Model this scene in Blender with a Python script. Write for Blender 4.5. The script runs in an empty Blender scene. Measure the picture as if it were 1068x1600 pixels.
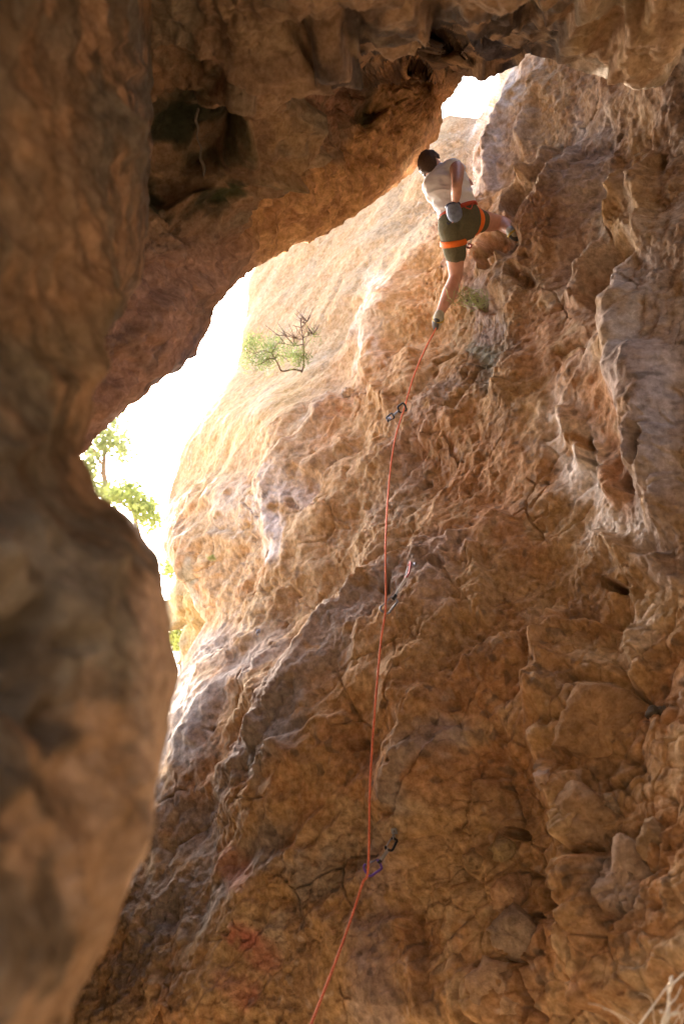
import bpy, bmesh, math, random
import numpy as np
from concurrent.futures import ThreadPoolExecutor
from mathutils import Vector, Matrix

# ------------------------------------------------------------------ camera, world, sun, exposure
PITCH = math.radians(30.0)
CAM = np.array([0.0, 0.0, 1.6])
FPX = 35.0 / 36.0 * 1600.0                      # focal length in photograph pixels
scene = bpy.context.scene
cd = bpy.data.cameras.new('camera')
cam = bpy.data.objects.new('camera', cd)
scene.collection.objects.link(cam)
cam.location = CAM
cam.rotation_euler = (math.radians(90) + PITCH, 0, 0)
cd.sensor_fit = 'VERTICAL'; cd.sensor_height = 36.0; cd.sensor_width = 24.03; cd.lens = 35.0
cd.clip_start = 0.05; cd.clip_end = 2000
cd.dof.use_dof = True; cd.dof.focus_distance = 7.5; cd.dof.aperture_fstop = 2.0
scene.camera = cam

SUN_DIR = Vector((-0.30, 0.74, 0.60)).normalized()      # towards the sun
sun_el = math.asin(SUN_DIR.z); sun_az = math.atan2(SUN_DIR.x, SUN_DIR.y)
world = bpy.data.worlds.new('World'); scene.world = world; world.use_nodes = True
wn = world.node_tree.nodes; wl = world.node_tree.links
bg = wn['Background']
skt = wn.new('ShaderNodeTexSky'); skt.sky_type = 'NISHITA'; skt.sun_disc = False
skt.sun_elevation = sun_el; skt.sun_rotation = sun_az
skt.dust_density = 5.0; skt.air_density = 0.8; skt.ozone_density = 0.3
wl.new(skt.outputs[0], bg.inputs[0]); bg.inputs[1].default_value = 0.15
sd = bpy.data.lights.new('sun', 'SUN'); sd.energy = 2.6; sd.angle = math.radians(0.53); sd.color = (1.0, 0.93, 0.82)
sun = bpy.data.objects.new('sun', sd); scene.collection.objects.link(sun)
sun.rotation_euler = SUN_DIR.to_track_quat('Z', 'Y').to_euler()
scene.view_settings.view_transform = 'Standard'; scene.view_settings.look = 'None'
scene.view_settings.gamma = 1.0; scene.view_settings.use_curve_mapping = False
scene.view_settings.exposure = 2.95
scene.cycles.use_denoising = True
scene.cycles.max_bounces = 5; scene.cycles.diffuse_bounces = 3
scene.cycles.use_adaptive_sampling = True; scene.cycles.adaptive_threshold = 0.02
scene.cycles.sample_clamp_indirect = 8.0

COL = scene.collection
DETAIL = 1.0
rng = random.Random(7)

# ------------------------------------------------------------------ numeric helpers
CP, SP = math.cos(PITCH), math.sin(PITCH)
FW = np.array([0, CP, SP]); UPV = np.array([0, -SP, CP]); RT = np.array([1.0, 0, 0])

def at(px, py, D):
    """point of the place seen at photograph pixel (px,py), D metres along the optical axis"""
    px = np.asarray(px, float); py = np.asarray(py, float); D = np.asarray(D, float)
    x = (px - 534.0) / FPX; y = (800.0 - py) / FPX
    d = RT * x[..., None] + UPV * y[..., None] + FW
    return CAM + d * D[..., None]

def V(px, py, D): return Vector(at(px, py, D))

def project(P):
    q = P - CAM
    f = q @ FW
    return 534 + FPX * (q @ RT) / f, 800 - FPX * (q @ UPV) / f, f

_r = np.random.RandomState(11)
PERM = np.concatenate([_r.permutation(256)] * 3).astype(np.int32)
GR = _r.normal(size=(256, 3)); GR /= np.linalg.norm(GR, axis=1)[:, None]
GR = GR.astype(np.float32); PF = (PERM / 255.0).astype(np.float32)

POOL = ThreadPoolExecutor(4)

def gnoise(P):
    """3-D gradient noise, about -0.7..0.7"""
    P = np.asarray(P, np.float32)
    sh = P.shape[:-1]; P = P.reshape(-1, 3)
    out = np.empty(len(P), np.float32)
    def chunk(a):
        p = P[a:a + 60000]
        fl = np.floor(p); f = p - fl; i = fl.astype(np.int32) & 255
        u = f * f * f * (f * (f * 6 - 15) + 10)
        res = 0
        for dx in (0, 1):
            wx = u[:, 0] if dx else 1 - u[:, 0]
            hx = PERM[i[:, 0] + dx]
            for dy in (0, 1):
                wy = wx * (u[:, 1] if dy else 1 - u[:, 1])
                hy = PERM[hx + i[:, 1] + dy]
                for dz in (0, 1):
                    w = wy * (u[:, 2] if dz else 1 - u[:, 2])
                    g = GR[PERM[hy + i[:, 2] + dz]]
                    res = res + w * (g[:, 0] * (f[:, 0] - dx) + g[:, 1] * (f[:, 1] - dy) + g[:, 2] * (f[:, 2] - dz))
        out[a:a + 60000] = res
    list(POOL.map(chunk, range(0, len(P), 60000)))
    return out.reshape(sh)

def fbm(P, octv=4, gain=0.5, lac=2.03, off=0.0):
    s = 0; a = 1.0; P = np.asarray(P) + off
    for k in range(octv):
        s = s + a * gnoise(P); P = P * lac + 17.3; a *= gain
    return s * 1.6

def ridged(P, octv=3, gain=0.5, off=0.0):
    """crests like folded rock, 0..1"""
    s = 0; a = 1.0; t = 0; P = np.asarray(P) + off
    for k in range(octv):
        s = s + a * (1 - np.abs(gnoise(P)) * 2.2); t += a; P = P * 2.07 + 9.1; a *= gain
    return s / t

def billow(P, octv=3, gain=0.5, off=0.0):
    s = 0; a = 1.0; t = 0; P = np.asarray(P) + off
    for k in range(octv):
        s = s + a * np.abs(gnoise(P)) * 2.2; t += a; P = P * 2.1 + 5.7; a *= gain
    return s / t

def worley(P, jit=0.9):
    P = np.asarray(P, np.float32); sh = P.shape[:-1]; P = P.reshape(-1, 3)
    r = list(POOL.map(lambda a: _worley(P[a:a + 60000], jit), range(0, len(P), 60000)))
    return tuple(np.concatenate([q[k] for q in r]).reshape(sh) for k in range(3))

def _worley(P, jit):
    F1 = np.full(len(P), 9., np.float32); F2 = F1.copy(); ID = np.zeros(len(P), np.float32)
    fl = np.floor(P).astype(np.int32); f = P - fl
    for dx in (-1, 0, 1):
        for dy in (-1, 0, 1):
            for dz in (-1, 0, 1):
                h = PERM[PERM[PERM[(fl[:, 0] + dx) & 255] + ((fl[:, 1] + dy) & 255)] + ((fl[:, 2] + dz) & 255)]
                o0 = PF[h]; o1 = PF[h + 83]; o2 = PF[h + 171]
                d = np.sqrt((dx + .5 + jit * (o0 - .5) - f[:, 0]) ** 2 + (dy + .5 + jit * (o1 - .5) - f[:, 1]) ** 2 + (dz + .5 + jit * (o2 - .5) - f[:, 2]) ** 2).astype(np.float32)
                m = d < F1
                F2 = np.where(m, F1, np.minimum(F2, d)); ID = np.where(m, PF[h + 31], ID); F1 = np.where(m, d, F1)
    return F1, F2, ID

def sstep(a, b, x):
    t = np.clip((x - a) / (b - a), 0, 1); return t * t * (3 - 2 * t)

def tps(ctrl):
    """smooth interpolation of values given at pixels"""
    c = np.array(ctrl, float); X = c[:, :2] / 500.0; v = c[:, 2]; n = len(X)
    def phi(r2): return np.where(r2 > 1e-12, r2 * np.log(np.maximum(r2, 1e-12)), 0)
    K = phi(((X[:, None] - X[None]) ** 2).sum(-1)) + 0.002 * np.eye(n)
    A = np.zeros((n + 3, n + 3)); A[:n, :n] = K; A[:n, n] = 1; A[:n, n + 1:] = X; A[n, :n] = 1; A[n + 1:, :n] = X.T
    w = np.linalg.solve(A, np.concatenate([v, [0, 0, 0]]))
    def f(px, py):
        px = np.asarray(px, float); py = np.asarray(py, float)
        def part(ab):
            x = ab[0] / 500.0; y = ab[1] / 500.0; s = w[n] + w[n + 1] * x + w[n + 2] * y
            for k in range(n): s = s + w[k] * phi((x - X[k, 0]) ** 2 + (y - X[k, 1]) ** 2)
            return s
        return np.concatenate(list(POOL.map(part, zip(np.array_split(px, 8), np.array_split(py, 8)))))
    return f

def polydist(px, py, pts):
    """distance to a polyline in pixels, signed side (+ = right-hand side walking along it), arclength fraction"""
    px = np.asarray(px, np.float32); py = np.asarray(py, np.float32)
    best = np.full(px.shape, 1e9, np.float32); side = np.zeros(px.shape, np.float32); tt = np.zeros(px.shape, np.float32)
    L = [0]
    for (x0, y0), (x1, y1) in zip(pts[:-1], pts[1:]): L.append(L[-1] + math.hypot(x1 - x0, y1 - y0))
    for k, ((x0, y0), (x1, y1)) in enumerate(zip(pts[:-1], pts[1:])):
        dx, dy = x1 - x0, y1 - y0; l2 = dx * dx + dy * dy
        t = np.clip(((px - x0) * dx + (py - y0) * dy) / l2, 0, 1)
        ex = px - x0 - t * dx; ey = py - y0 - t * dy
        d = np.sqrt(ex * ex + ey * ey); m = d < best
        best = np.where(m, d, best).astype(np.float32); side = np.where(m, np.sign(dx * ey - dy * ex), side)
        tt = np.where(m, (L[k] + t * (L[k + 1] - L[k])) / L[-1], tt)
    return best, side, tt

def bbmask(px, py, pts, pad):
    xs = [p[0] for p in pts]; ys = [p[1] for p in pts]
    return (px > min(xs) - pad) & (px < max(xs) + pad) & (py > min(ys) - pad) & (py < max(ys) + pad)

def f_step(h, px, py, pts, H, w=5, R=70):
    """a lip: rock on the right-hand side of the line stands H proud, falling off over R pixels"""
    m = bbmask(px, py, pts, R * 2.5)
    d, s, t = polydist(px[m], py[m], pts); q = d * s
    end = sstep(0, .12, t) * sstep(1, .88, t)
    h[m] += H * end * sstep(-w, w, q) * np.exp(-np.maximum(q, 0) / R) * (d < R * 2.4)

def f_ridge(h, px, py, pts, H, w=8):
    m = bbmask(px, py, pts, w * 4)
    d, s, t = polydist(px[m], py[m], pts)
    h[m] += H * sstep(-.02, .1, t) * sstep(1.02, .9, t) * np.exp(-(d / w) ** 2)

def f_hole(h, px, py, x, y, rx, ry, H, ang=0, soft=.35):
    R = max(rx, ry) * 2
    m = (abs(px - x) < R) & (abs(py - y) < R)
    c, s_ = math.cos(ang), math.sin(ang); X = px[m] - x; Y = py[m] - y
    d = np.sqrt(((X * c + Y * s_) / rx) ** 2 + ((-X * s_ + Y * c) / ry) ** 2)
    h[m] -= H * sstep(1 + soft, 1 - soft, d)

def mixc(col, c, w):
    w = np.clip(w, 0, 1)[..., None]; return col * (1 - w) + np.array(c) * w

# ------------------------------------------------------------------ materials
def nodes_of(m):
    m.use_nodes = True
    return m.node_tree.nodes, m.node_tree.links

def rock_mat(name, scale=1.0, bump=0.5, contrast=0.34, rough=0.92):
    m = bpy.data.materials.new(name); n, l = nodes_of(m); b = n['Principled BSDF']
    b.inputs['Roughness'].default_value = rough; b.inputs['Specular IOR Level'].default_value = 0.22
    tc = n.new('ShaderNodeTexCoord'); at_ = n.new('ShaderNodeAttribute'); at_.attribute_name = 'col'
    def noise(s, det, r=0.6):
        t = n.new('ShaderNodeTexNoise'); t.inputs['Scale'].default_value = s * scale; t.inputs['Detail'].default_value = det
        t.inputs['Roughness'].default_value = r; l.new(tc.outputs['Object'], t.inputs['Vector']); return t
    n1 = noise(20, 4, .74)
    def ramp(src, lo, hi, a, bb):
        r = n.new('ShaderNodeMapRange'); r.inputs[1].default_value = lo; r.inputs[2].default_value = hi
        r.inputs[3].default_value = a; r.inputs[4].default_value = bb; l.new(src, r.inputs[0]); return r.outputs[0]
    hs = n.new('ShaderNodeHueSaturation'); l.new(at_.outputs['Color'], hs.inputs['Color'])
    l.new(ramp(n1.outputs[0], .32, .68, 1 - contrast, 1 + contrast), hs.inputs['Value'])
    l.new(ramp(n1.outputs[0], .32, .68, 1.04, .86), hs.inputs['Saturation'])
    l.new(hs.outputs[0], b.inputs['Base Color'])
    b1 = n.new('ShaderNodeBump'); l.new(ramp(at_.outputs['Alpha'], 0, 1, bump * .15, bump), b1.inputs['Strength']); b1.inputs['Distance'].default_value = 0.04
    l.new(n1.outputs[0], b1.inputs['Height']); l.new(b1.outputs[0], b.inputs['Normal'])
    return m

def plain(name, c, rough=0.6, metal=0.0, noise=0.15, nscale=30, bump=0.0, spec=0.4):
    m = bpy.data.materials.new(name); n, l = nodes_of(m); b = n['Principled BSDF']
    b.inputs['Roughness'].default_value = rough; b.inputs['Metallic'].default_value = metal; b.inputs['Specular IOR Level'].default_value = spec
    tc = n.new('ShaderNodeTexCoord'); t = n.new('ShaderNodeTexNoise'); t.inputs['Scale'].default_value = nscale; t.inputs['Detail'].default_value = 4
    l.new(tc.outputs['Object'], t.inputs['Vector'])
    r = n.new('ShaderNodeMapRange'); r.inputs[1].default_value = .3; r.inputs[2].default_value = .7; r.inputs[3].default_value = 1 - noise; r.inputs[4].default_value = 1 + noise
    l.new(t.outputs[0], r.inputs[0])
    h = n.new('ShaderNodeHueSaturation'); h.inputs['Color'].default_value = (*c, 1); l.new(r.outputs[0], h.inputs['Value'])
    l.new(h.outputs[0], b.inputs['Base Color'])
    if bump:
        bp = n.new('ShaderNodeBump'); bp.inputs['Strength'].default_value = bump; bp.inputs['Distance'].default_value = .01
        l.new(t.outputs[0], bp.inputs['Height']); l.new(bp.outputs[0], b.inputs['Normal'])
    return m

def leaf_mat(name, c, trans=0.4):
    m = bpy.data.materials.new(name); n, l = nodes_of(m); b = n['Principled BSDF']; out = n['Material Output']
    b.inputs['Roughness'].default_value = .6
    tc = n.new('ShaderNodeTexCoord'); t = n.new('ShaderNodeTexNoise'); t.inputs['Scale'].default_value = 6
    l.new(tc.outputs['Object'], t.inputs['Vector'])
    r = n.new('ShaderNodeMapRange'); r.inputs[1].default_value = .3; r.inputs[2].default_value = .7; r.inputs[3].default_value = .6; r.inputs[4].default_value = 1.4
    l.new(t.outputs[0], r.inputs[0])
    h = n.new('ShaderNodeHueSaturation'); h.inputs['Color'].default_value = (*c, 1); l.new(r.outputs[0], h.inputs['Value'])
    l.new(h.outputs[0], b.inputs['Base Color'])
    tr = n.new('ShaderNodeBsdfTranslucent'); l.new(h.outputs[0], tr.inputs[0])
    mx = n.new('ShaderNodeMixShader'); mx.inputs[0].default_value = trans
    l.new(b.outputs[0], mx.inputs[1]); l.new(tr.outputs[0], mx.inputs[2]); l.new(mx.outputs[0], out.inputs[0])
    return m

# ------------------------------------------------------------------ object helpers
def tag(o, label=None, cat=None, group=None, kind=None):
    if label: o['label'] = label
    if cat: o['category'] = cat
    if group: o['group'] = group
    if kind: o['kind'] = kind
    return o

def grid_mesh(name, P, col, mat, parent=None, keep=None, alpha=None):
    nr, nc = P.shape[:2]
    idx = np.arange(nr * nc).reshape(nr, nc)
    q = np.stack([idx[:-1, :-1], idx[:-1, 1:], idx[1:, 1:], idx[1:, :-1]], -1).reshape(-1, 4)
    if keep is not None: q = q[keep.reshape(-1)]
    me = bpy.data.meshes.new(name)
    me.vertices.add(nr * nc); me.vertices.foreach_set('co', np.ascontiguousarray(P.reshape(-1), np.float32))
    me.loops.add(len(q) * 4); me.loops.foreach_set('vertex_index', q.reshape(-1).astype(np.int32))
    me.polygons.add(len(q)); me.polygons.foreach_set('loop_start', np.arange(len(q), dtype=np.int32) * 4)
    me.polygons.foreach_set('use_smooth', np.ones(len(q), bool))
    me.update(calc_edges=True)
    a = me.attributes.new('col', 'FLOAT_COLOR', 'POINT')
    c4 = np.ones((nr * nc, 4), np.float32); c4[:, :3] = col.reshape(-1, 3)
    if alpha is not None: c4[:, 3] = alpha.reshape(-1)
    a.data.foreach_set('color', c4.reshape(-1))
    me.materials.append(mat)
    o = bpy.data.objects.new(name, me); COL.objects.link(o)
    if parent: o.parent = parent
    return o

def mesh_obj(name, verts, faces, mat, parent=None, smooth=True, col=None):
    me = bpy.data.meshes.new(name); me.from_pydata([tuple(v) for v in verts], [], [tuple(f) for f in faces]); me.update()
    if smooth: me.polygons.foreach_set('use_smooth', np.ones(len(me.polygons), bool))
    me.materials.append(mat)
    if col is not None:
        a = me.attributes.new('col', 'FLOAT_COLOR', 'POINT')
        c4 = np.ones((len(verts), 4), np.float32); c4[:, :3] = col; a.data.foreach_set('color', c4.reshape(-1))
    o = bpy.data.objects.new(name, me); COL.objects.link(o)
    if parent: o.parent = parent
    return o

def normals(P):
    du = np.gradient(P, axis=1); dv = np.gradient(P, axis=0)
    n = np.cross(du, dv); n /= np.linalg.norm(n, axis=-1)[..., None] + 1e-12
    s = np.sign(((CAM - P) * n).sum(-1)); s[s == 0] = 1
    return n * s[..., None]

def axis_samples(n, dens):
    """n samples of 0..1 with density given as [(u, weight)]"""
    u = np.linspace(0, 1, 4001); w = np.interp(u, [d[0] for d in dens], [d[1] for d in dens])
    c = np.cumsum(w); c = (c - c[0]) / (c[-1] - c[0]); return np.interp(np.linspace(0, 1, n), c, u)

def curve(pts, u):
    p = np.array(pts, float); return np.interp(u, p[:, 0], p[:, 1]), np.interp(u, p[:, 0], p[:, 2])

OCHRE = (.45, .27, .115); RUST = (.42, .205, .08); GREY = (.27, .235, .205); PALE = (.70, .585, .465)
DARK = (.11, .08, .055); TAN = (.50, .345, .185); BROWN = (.25, .145, .075); CREAM = (.44, .315, .18); SAND = (.44, .27, .11); LILAC = (.44, .355, .29)

# ------------------------------------------------------------------ the main rock wall
near_d = tps([(580,1355,5.6),(605,945,6.6),(640,650,7.7),(700,500,8.3),(800,365,8.3),(840,200,8.9),(800,110,9.2),(1000,130,7.6),(1000,500,6.3),
    (1000,800,5.6),(1000,1100,4.9),(1000,1400,4.3),(1068,1600,3.8),(700,1600,4.9),(400,1600,5.5),(150,1580,6.3),(300,1100,7.6),(240,1300,7.0),
    (450,800,8.3),(420,1000,7.2),(320,950,8.8),(300,800,10.3),(400,650,9.8),(290,700,11.5),(500,600,9.2),(800,800,6.5),(800,1200,5.1),
    (1400,1600,2.7),(1400,800,4.0),(1400,100,5.5),(1000,-250,8.2),(800,1900,4.7),(1400,1900,2.7),(200,1900,6.0),(0,1700,7),
    (420,420,11.2),(600,350,9.6),(690,220,9.8),(450,200,11)])
far_d = tps([(560,600,9.2),(430,400,14),(600,350,11.6),(690,220,12.4),(730,185,12.8),(745,300,10.5),(800,100,12),(400,500,12.8),(290,700,12),(450,560,10.9),(640,420,10.2),(450,200,17.5),(300,800,10.5),(400,650,10)])
RIDGE = [(840,-40),(800,60),(784,118),(768,180),(748,245),(738,300),(705,338),(655,378),(608,428),(582,500),(564,580),(548,660)]
L_EDGE = [(0,430,190),(.12,408,395),(.145,386,445),(.165,388,480),(.20,380,520),(.24,372,575),(.29,325,640),(.34,288,695),(.40,265,785),(.44,257,850),
    (.465,268,880),(.485,296,900),(.505,306,925),(.525,310,950),(.54,320,972),(.56,300,1005),(.58,286,1040),(.62,255,1110),(.70,150,1300),(.85,0,1600),(1,-60,1900)]
T_EDGE = [(0,430,190),(.20,672,196),(.225,700,181),(.25,728,184),(.275,752,188),(.295,768,158),(.325,786,110),(.37,832,45),(.47,920,-110),(1,1500,-250)]

def main_depth(px, py):
    d = near_d(px, py)
    q, s, t = polydist(px, py, RIDGE)
    sq = q * np.where(s == 0, 1, s)                       # + on the left (far) side walking down the line
    width = np.interp(py, [0, 250, 350, 500, 660], [9, 12, 26, 44, 70])
    return d + (np.maximum(far_d(px, py), d) - d) * sstep(-.3, 1.0, sq / width) * sstep(720, 580, py)

def build_main_wall():
    ns, nt = int(800 * DETAIL), int(1020 * DETAIL)
    s = axis_samples(ns, [(0, 1.3), (.62, 1.3), (.72, 1.1), (.8, .35), (1, .12)])
    t = axis_samples(nt, [(0, 1), (.05, 1.2), (.75, 1.2), (.85, 1), (.9, .4), (1, .15)])
    Lx, Ly = curve(L_EDGE, t); Tx, Ty = curve(T_EDGE, s)
    Rx, Ry = np.interp(t, [0, 1], [1500, 1400]), np.interp(t, [0, 1], [-250, 1900])
    Bx, By = np.interp(s, [0, 1], [-60, 1400]), np.full(ns, 1900.0)
    S, T = np.meshgrid(s, t)
    def coons(L, R, Tp, B):
        return ((1 - S) * L[:, None] + S * R[:, None] + (1 - T) * Tp[None] + T * B[None]
                - ((1 - S) * (1 - T) * Tp[0] + S * (1 - T) * Tp[-1] + (1 - S) * T * B[0] + S * T * B[-1]))
    px = coons(Lx, Rx, Tx, Bx); py = coons(Ly, Ry, Ty, By)
    D = main_depth(px, py)
    # roll the rim away from the viewer, then wrap it back into the rock
    D = D + 0.5 * np.exp(-S / .014) + 0.5 * np.exp(-T / .008) * (S < .6)
    K = 14
    k = np.linspace(1, 0, K + 1)[:-1]
    ex = np.concatenate([px[:, :1] + 60 * (k ** 2)[None], px], 1); ey = np.concatenate([py[:, :1] + 0 * k[None], py], 1)
    eD = np.concatenate([D[:, :1] + 5 * (k ** 1.5)[None], D], 1)
    ex = np.concatenate([ex[:1] + 0 * k[:, None], ex], 0); ey = np.concatenate([ey[:1] + 50 * (k ** 2)[:, None], ey], 0)
    eD = np.concatenate([eD[:1] + 5 * (k ** 1.5)[:, None], eD], 0)
    px, py, D = ex, ey, eD
    P = at(px, py, D); N = normals(P)
    # wall coordinates in metres for stretched noise
    m = D / FPX
    wx = px * 6.5 / FPX; wy = py * 6.5 / FPX
    def aniso(ang, stretch, f, dep=.35):
        c, s_ = math.cos(ang), math.sin(ang)
        u = wx * c + wy * s_; v = -wx * s_ + wy * c
        return np.stack([u * f / stretch, v * f, P[..., 1] * f * dep], -1)
    # warp pixel coordinates so that drawn features get natural outlines
    W1 = gnoise(P * 2.1 + 3); W2 = gnoise(P * 2.1 + 51); w1 = gnoise(P * 7 + 8); w2 = gnoise(P * 7 + 77)
    fx = px + 26 * W1 + 12 * w1; fy = py + 26 * W2 + 12 * w2
    w3 = gnoise(P * 18 + 4); gx = px + 9 * W1 + 7 * w1 + 3 * w3; gy = py + 9 * W2 + 7 * w2 - 3 * w3
    # regional weights
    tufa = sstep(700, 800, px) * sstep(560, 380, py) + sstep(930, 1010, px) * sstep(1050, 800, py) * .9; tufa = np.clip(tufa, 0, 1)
    diag = sstep(760, 560, px) * sstep(560, 700, py) * sstep(1400, 1150, py)
    low = sstep(1150, 1350, py) * sstep(660, 560, px)
    cob = sstep(600, 760, px) * sstep(820, 1000, py)
    farw = sstep(600, 430, px + (py - 600) * .5) * sstep(840, 640, py)
    rough = 1 - .72 * farw
    crisp = np.clip(.5 + .85 * sstep(-.25, .35, fbm(P * .9 + 44, 3)), 0, 1.25)
    crisp = np.maximum(crisp, .0)
    h = .22 * fbm(P * .55, 3) * (1 - .4 * farw) + .06 * fbm(P * 1.6 + 5, 3) * rough
    # folded, lumpy rock everywhere
    h += rough * (.045 * (ridged(P * 1.9 + 30, 3) - .55) * (1 - .5 * tufa) - .03 * (billow(P * 3.3 + 9, 2) - .35))
    mid = fbm(P * 6 + 40, 3)
    h += .022 * rough * crisp * mid
    # slanting folds
    dg = ridged(aniso(math.radians(140), 4.0, 1.15), 3) - .55
    h += .11 * diag * dg
    def ledges(ang, f, warp, off):
        c, s_ = math.cos(ang), math.sin(ang); v = -wx * s_ + wy * c
        q = v * f + warp * gnoise(P * 1.1 + off) + .25 * warp * gnoise(P * 4 + off)
        fr = q - np.floor(q); saw = np.where(fr < .86, fr / .86, (1 - fr) / .14)
        return saw * saw * (3 - 2 * saw) - .5
    on = sstep(-.15, .35, gnoise(P * .8 + 61) * 1.6); on2 = sstep(-.1, .3, gnoise(P * 1.3 + 23) * 1.6)
    gen = np.clip(diag + .55 * (1 - tufa) * (1 - farw), 0, 1)
    h += gen * (.095 * on * ledges(math.radians(133), 1.6, .8, 5) + .045 * on2 * ledges(math.radians(128), 4.0, .9, 19))
    h += tufa * .02 * on2 * ledges(math.radians(112), 2.6, 1.1, 31)
    h += .035 * (diag + .3 * (1 - tufa)) * rough * (ridged(aniso(math.radians(133), 3.2, 3.6) + 7, 2) - .55)
    # dripstone curtains
    tf = ridged(aniso(math.radians(104), 6.0, 1.9) + 21, 2) - .5
    tf2 = ridged(aniso(math.radians(98), 6.0, 5.0) + 4, 2) - .5
    h += tufa * (.13 * tf + .05 * tf2)
    h += low * .05 * (ridged(aniso(math.radians(108), 5.0, 4.2) + 2, 2) - .5)
    strip = np.exp(-((px - (610 + (py - 1300) * -.12)) / 45) ** 2) * sstep(1150, 1350, py)
    h += strip * .03 * (ridged(aniso(math.radians(95), 8.0, 9.0), 2) - .5)
    # conglomerate with stones and cracks
    Pc = P + .06 * np.stack([w1, w2, W1], -1)
    F1, F2, ID = worley(Pc * 2.6); edge = F2 - F1
    h += cob * (.05 * (ID - .5) * sstep(0, .25, edge) - .022 * sstep(.10, 0, edge) * sstep(-.1, .25, W2) + .03 * (.5 - F1))
    h -= .035 * sstep(.035, .0, edge) * sstep(.05, .3, W1) * (1 - .7 * farw)
    F1b, F2b, IDb = worley(Pc * 7.5 + 13); eb = F2b - F1b
    lumpy = np.clip(cob * .9 + .45 * (1 - farw) * sstep(-.1, .35, fbm(P * 1.1 + 70, 2)), 0, 1)
    h += lumpy * (.022 * (.55 - F1b) + .016 * (IDb - .5) - .012 * sstep(.12, 0, eb))
    # pocked skin
    n9 = gnoise(P * 9 + 12); n17 = gnoise(P * 17 + 7)
    h -= .30 * np.maximum(0, n9 - .36) * (1 - .8 * farw)
    pock = np.maximum(0, gnoise(P * 13 + 3) - .22)
    h -= (.06 * rough * crisp) * pock * (.4 + sstep(-.1, .3, W1))
    h += crisp * rough * (.011 * fbm(P * 19 + 2, 2) + .004 * fbm(P * 48 + 6, 2))
    # --- features read off the photograph
    for pts, H, w in [([(868,232),(846,268),(826,298),(806,328),(800,352)], .16, 7), ([(802,376),(803,392),(790,408),(768,420)], .13, 8),
                      ([(1000,258),(985,310),(960,350),(930,395),(905,440),(895,480)], .17, 12), ([(905,230),(880,300),(862,340)], .08, 9),
                      ([(800,130),(770,230),(752,300)], .10, 9), ([(850,110),(830,190),(812,235)], .08, 8), ([(1010,230),(1022,330),(1040,420)], .12, 14),
                      ([(880,640),(905,690),(925,735)], .10, 14), ([(925,690),(955,740),(985,790)], .10, 14), ([(985,420),(1000,540),(1010,650),(1040,760)], .08, 24),
                      ([(1040,560),(1050,700),(1068,830)], .09, 28), ([(690,900),(720,960),(730,1040)], .05, 12),
                      ([(470,690),(440,770),(425,850)], .07, 12), ([(545,690),(480,740)], .06, 12),
                      ([(600,900),(520,970),(440,1080),(400,1170)], .06, 18), ([(400,1040),(330,1100),(300,1170)], .06, 14), ([(690,620),(640,700)], .05, 10)]:
        f_ridge(h, gx, gy, pts, H, w)
    for pts, H, w, R in [([(700,338),(742,318),(790,300),(838,268)], .16, 6, 30), ([(905,445),(898,408),(918,385),(960,370),(990,345)], .10, 9, 60),
                         ([(1010,480),(960,460),(920,430),(900,400)], .07, 10, 45), ([(560,590),(600,560),(650,540)], .10, 8, 50),
                         ([(655,900),(668,860),(700,860),(760,845),(800,800)], .11, 6, 55), ([(740,870),(760,880),(780,930),(770,1000)], .10, 6, 50),
                         ([(850,1060),(850,1010),(880,975),(920,965),(960,975)], .12, 6, 45), ([(820,1130),(830,1060),(850,1000),(865,940)], .12, 6, 45),
                         ([(700,1090),(740,1040),(790,1010),(830,1000)], .09, 6, 45), ([(990,1090),(985,1020),(990,960),(985,900),(960,830)], .11, 8, 60),
                         ([(620,1260),(640,1190),(680,1150),(740,1120)], .06, 10, 80), ([(880,1330),(860,1250),(830,1210),(820,1130)], .15, 7, 60),
                         ([(960,1600),(925,1540),(910,1470),(905,1400),(885,1330)], .17, 8, 80), ([(640,1420),(660,1500),(690,1600)], .10, 9, 55),
                         ([(300,1240),(360,1160),(420,1110)], .08, 6, 50), ([(440,1170),(500,1130),(560,1120)], .08, 6, 50), ([(390,1260),(420,1190),(460,1150)], .06, 6, 45),
                         ([(480,650),(520,620),(560,640),(600,600)], .10, 6, 45), ([(650,690),(690,640),(720,660)], .12, 7, 40), ([(590,470),(620,430),(680,420)], .05, 8, 40),
                         ([(280,900),(330,850),(400,830)], .08, 6, 50), ([(420,760),(380,850),(330,950)], .07, 8, 60), ([(940,830),(990,860),(1030,880),(1068,870)], .12, 7, 45),
                         ([(900,700),(880,620),(900,560),(960,520)], .06, 12, 60), ([(780,640),(800,560),(790,500)], .08, 9, 50)]:
        f_step(h, gx, gy, pts, H * .95, w * 1.2, R)
    for a in [(820,322,26,17,.38,-.6),(788,388,28,20,.22,.2),(820,440,16,12,.10,.6),(770,412,18,14,.12,0),(957,914,17,7,.28,.25),(1030,1110,16,11,.10,-.2),(1028,255,7,14,.18,.2),(985,410,45,30,.16,-.5),
              (1045,720,12,26,.2,0),(935,720,9,38,.14,-.25),(782,1298,16,8,.16,.2),(766,1415,8,6,.12,.6),(830,1290,8,5,.1,.3),(640,868,8,5,.1,0),(617,930,8,14,.12,.3),
              (1002,760,12,16,.16,.5),(690,560,14,8,.12,-.5),(705,545,8,8,.1,0),(560,1165,12,7,.08,-.4),(905,1470,18,40,.16,.2),(860,1410,30,26,.14,.4),
              (900,260,12,30,.08,.3),(965,330,16,9,.12,-.6),(770,480,22,14,.08,.3),(650,745,9,6,.1,0),(505,790,8,5,.07,0),(470,795,6,5,.07,0),(700,905,14,10,.1,.5)]:
        x, y, rx, ry, H, ang = a; f_hole(h, gx, gy, x, y, rx, ry, H, ang)
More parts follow.
